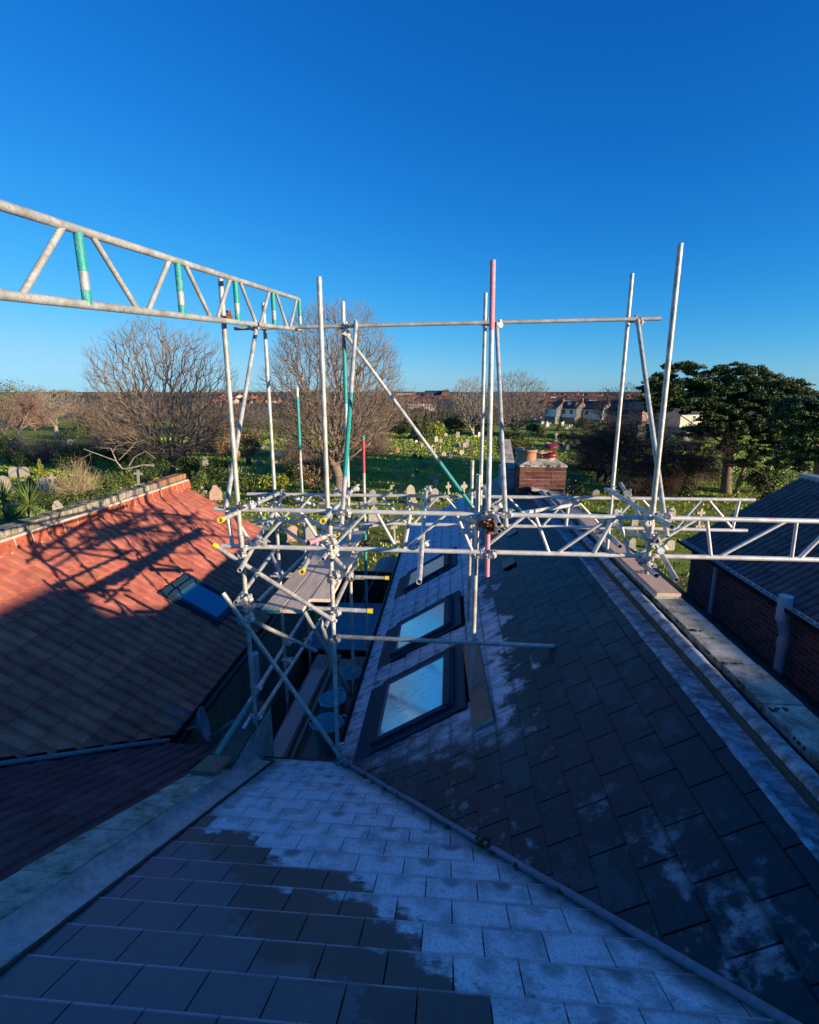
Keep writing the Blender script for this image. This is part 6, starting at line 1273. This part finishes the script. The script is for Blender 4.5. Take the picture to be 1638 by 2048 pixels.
for (px, pyb, wp, hp, wm, rm, lab, dm, win) in ((1111, 832, 26, 27, 'render_white', 'far_slate', 'small white house with a balcony, leftmost of the white row', False, ((-.25, .6),)), (1147, 834, 30, 30, 'render_white', 'far_slate', 'white house with a dark dormer, middle of the white row', True, ((-.25, .62), (.2, .62))), (1192, 838, 40, 34, 'render_white', 'far_slate', 'white house with a long slate roof, right of the row', False, ((-.2, .62),)), (1262, 846, 60, 44, 'flint', 'far_slate', 'grey house half hidden by bare branches behind the right uprights', False, ((-.2, .62),)), (1352, 852, 58, 42, 'render_cream', 'far_slate', 'sunlit cream gabled house seen through the pine boughs', False, ((.1, .62),))):
    D = 150 if px < 1230 else 95; p = hz(px, pyb, D); k = D/FPX; H = hp*k
    t = cottage('house', p, ya if px < 1300 else math.radians(30), wp*k/math.cos(ya)*.88, 7.5 if px < 1300 else 6, H*.58, H, wm, rm, lab, dormer=dm, wins=win, gm='render_white' if px in (1192,) else ('pink_wall' if px == 1262 else ('flint' if px < 1200 else 'render_cream')))
    q = MB(); q.box(p+Vector((0, 0, -2.5)), (wp*k*.9, 7, 5.0), Matrix.Rotation(ya, 3, 'Z')); q.build('lower_wall', MT['flint'], t, org=p)
q = thing('garden_wall', gnd(1340, 900), 'low pink block wall at the back of the shaded lawn', 'wall'); P = gnd(1300, 890); Q = gnd(1402, 902)
for i in range(10):
    for r in range(2): a = P.lerp(Q, i/10); b_ = P.lerp(Q, (i+.96)/10); mm = MB(); mm.box((a+b_)/2+Vector((0, 0, .35+r*.62)), ((b_-a).length, .25, .58), Matrix.Rotation(math.atan2((Q-P).y, (Q-P).x), 3, 'Z')); mm.build('block', MT['pink_wall'], q)
# terraces on the rising ground beyond
rng = random.Random(12); GH = 'red brick terrace houses on the far hillside'
def simple_row(px0, px1, py, D, n, hp, wm, rm, label, group, win=True, yaw0=0):
    for i in range(n):
        px = px0+(px1-px0)*(i+.5)/n; p = hz(px, py+rng.uniform(-1.4, 1.4), D+rng.uniform(-25, 25)); k = D/FPX; wd = (px1-px0)/n*k*.99; H = hp*k*rng.uniform(.85, 1.12)
        cottage('terrace_house', p+Vector((0, 0, -1)), yaw0+rng.uniform(-.02, .02), wd, 8, H*.62+1, H+1, wm if rng.random() < .8 else 'render_cream', rm if rng.random() < .8 else 'far_slate', label, group, wins=((-.22, .7), (.22, .7)) if win else (), chim=True)
simple_row(795, 870, 818, 260, 7, 17, 'render_cream', 'far_roof', 'one of the cream fronted terrace houses beyond the cemetery hedge', 'cream fronted terrace beyond the cemetery')
for (a, b_, y, D, n, h) in ((780, 900, 801, 420, 14, 9), (900, 1010, 802, 430, 12, 9), (1075, 1230, 806, 300, 12, 10), (1075, 1300, 799, 380, 20, 8), (1080, 1310, 793, 480, 24, 7), (440, 540, 800, 420, 12, 9), (430, 560, 806, 340, 12, 10), (215, 262, 800, 450, 3, 7), (1230, 1330, 812, 240, 7, 13), (1160, 1300, 805, 330, 10, 10)):
    simple_row(a, b_, y, D, n, h, 'far_brick', 'far_roof', 'one of the small red roofed terrace houses on the far hillside', GH, win=False, yaw0=rng.uniform(-.5, .5))
for (x0, x1, y, h, D, wm, lab) in ((793, 829, 797, 13, 520, 'render_cream', 'long pale block with rows of windows on the centre skyline'), (830, 852, 797, 11, 520, 'far_slate', 'low dark block on the centre skyline'), (850, 884, 797, 15, 500, 'far_slate', 'dark long roofed hall on the centre skyline'), (884, 898, 797, 16, 495, 'far_brick', 'sunlit brick gable end on the centre skyline')):
    p = hz((x0+x1)/2, y, D); k = D/FPX; cottage('far_block', p, 0, (x1-x0)*k, 14, h*k*.78, h*k, wm, 'far_roof' if wm != 'far_slate' else 'far_slate', lab, wins=[(-.4+.1*i, .6) for i in range(9)] if wm == 'render_cream' else (), chim=False)
# wooded ridges on the horizon
def ridge(x0, x1, D, ytop, mt, label, n, seed):
    rng = random.Random(seed); m = MB()
    for i in range(n):
        px = rng.uniform(x0, x1); f = (px-x0)/(x1-x0); c = hz(px, ytop(f)+rng.uniform(1, 5), D+rng.uniform(-20, 20)); leaves(m, rng, c, D*rng.uniform(.006, .012), D*.006, D*rng.uniform(.0025, .0065), 30, D*.0010, seedn=i)
    o = m.build('far_wood', MT[mt], None, org=Vector((0, D, GZ))); tag(o, kind='stuff'); return o
ridge(1065, 1190, 560, lambda f: 784+12*f**1.4, 'leaf_dark', '', 130, 1); ridge(380, 800, 600, lambda f: 783+3*math.sin(f*19), 'leaf_brown', '', 200, 2); ridge(-40, 450, 500, lambda f: 783+3*math.sin(f*17), 'leaf_brown', '', 220, 3); ridge(1180, 1700, 520, lambda f: 785-3*f, 'leaf_brown', '', 200, 4); ridge(880, 1080, 400, lambda f: 801, 'leaf_brown', '', 100, 5)
ridge(1060, 1330, 230, lambda f: 811-3*math.sin(f*11), 'leaf_brown', '', 60, 8); ridge(-20, 420, 180, lambda f: 822+4*math.sin(f*11), 'leaf_brown', '', 200, 6); ridge(380, 1000, 200, lambda f: 826+4*math.sin(f*13), 'leaf_brown', '', 260, 7)
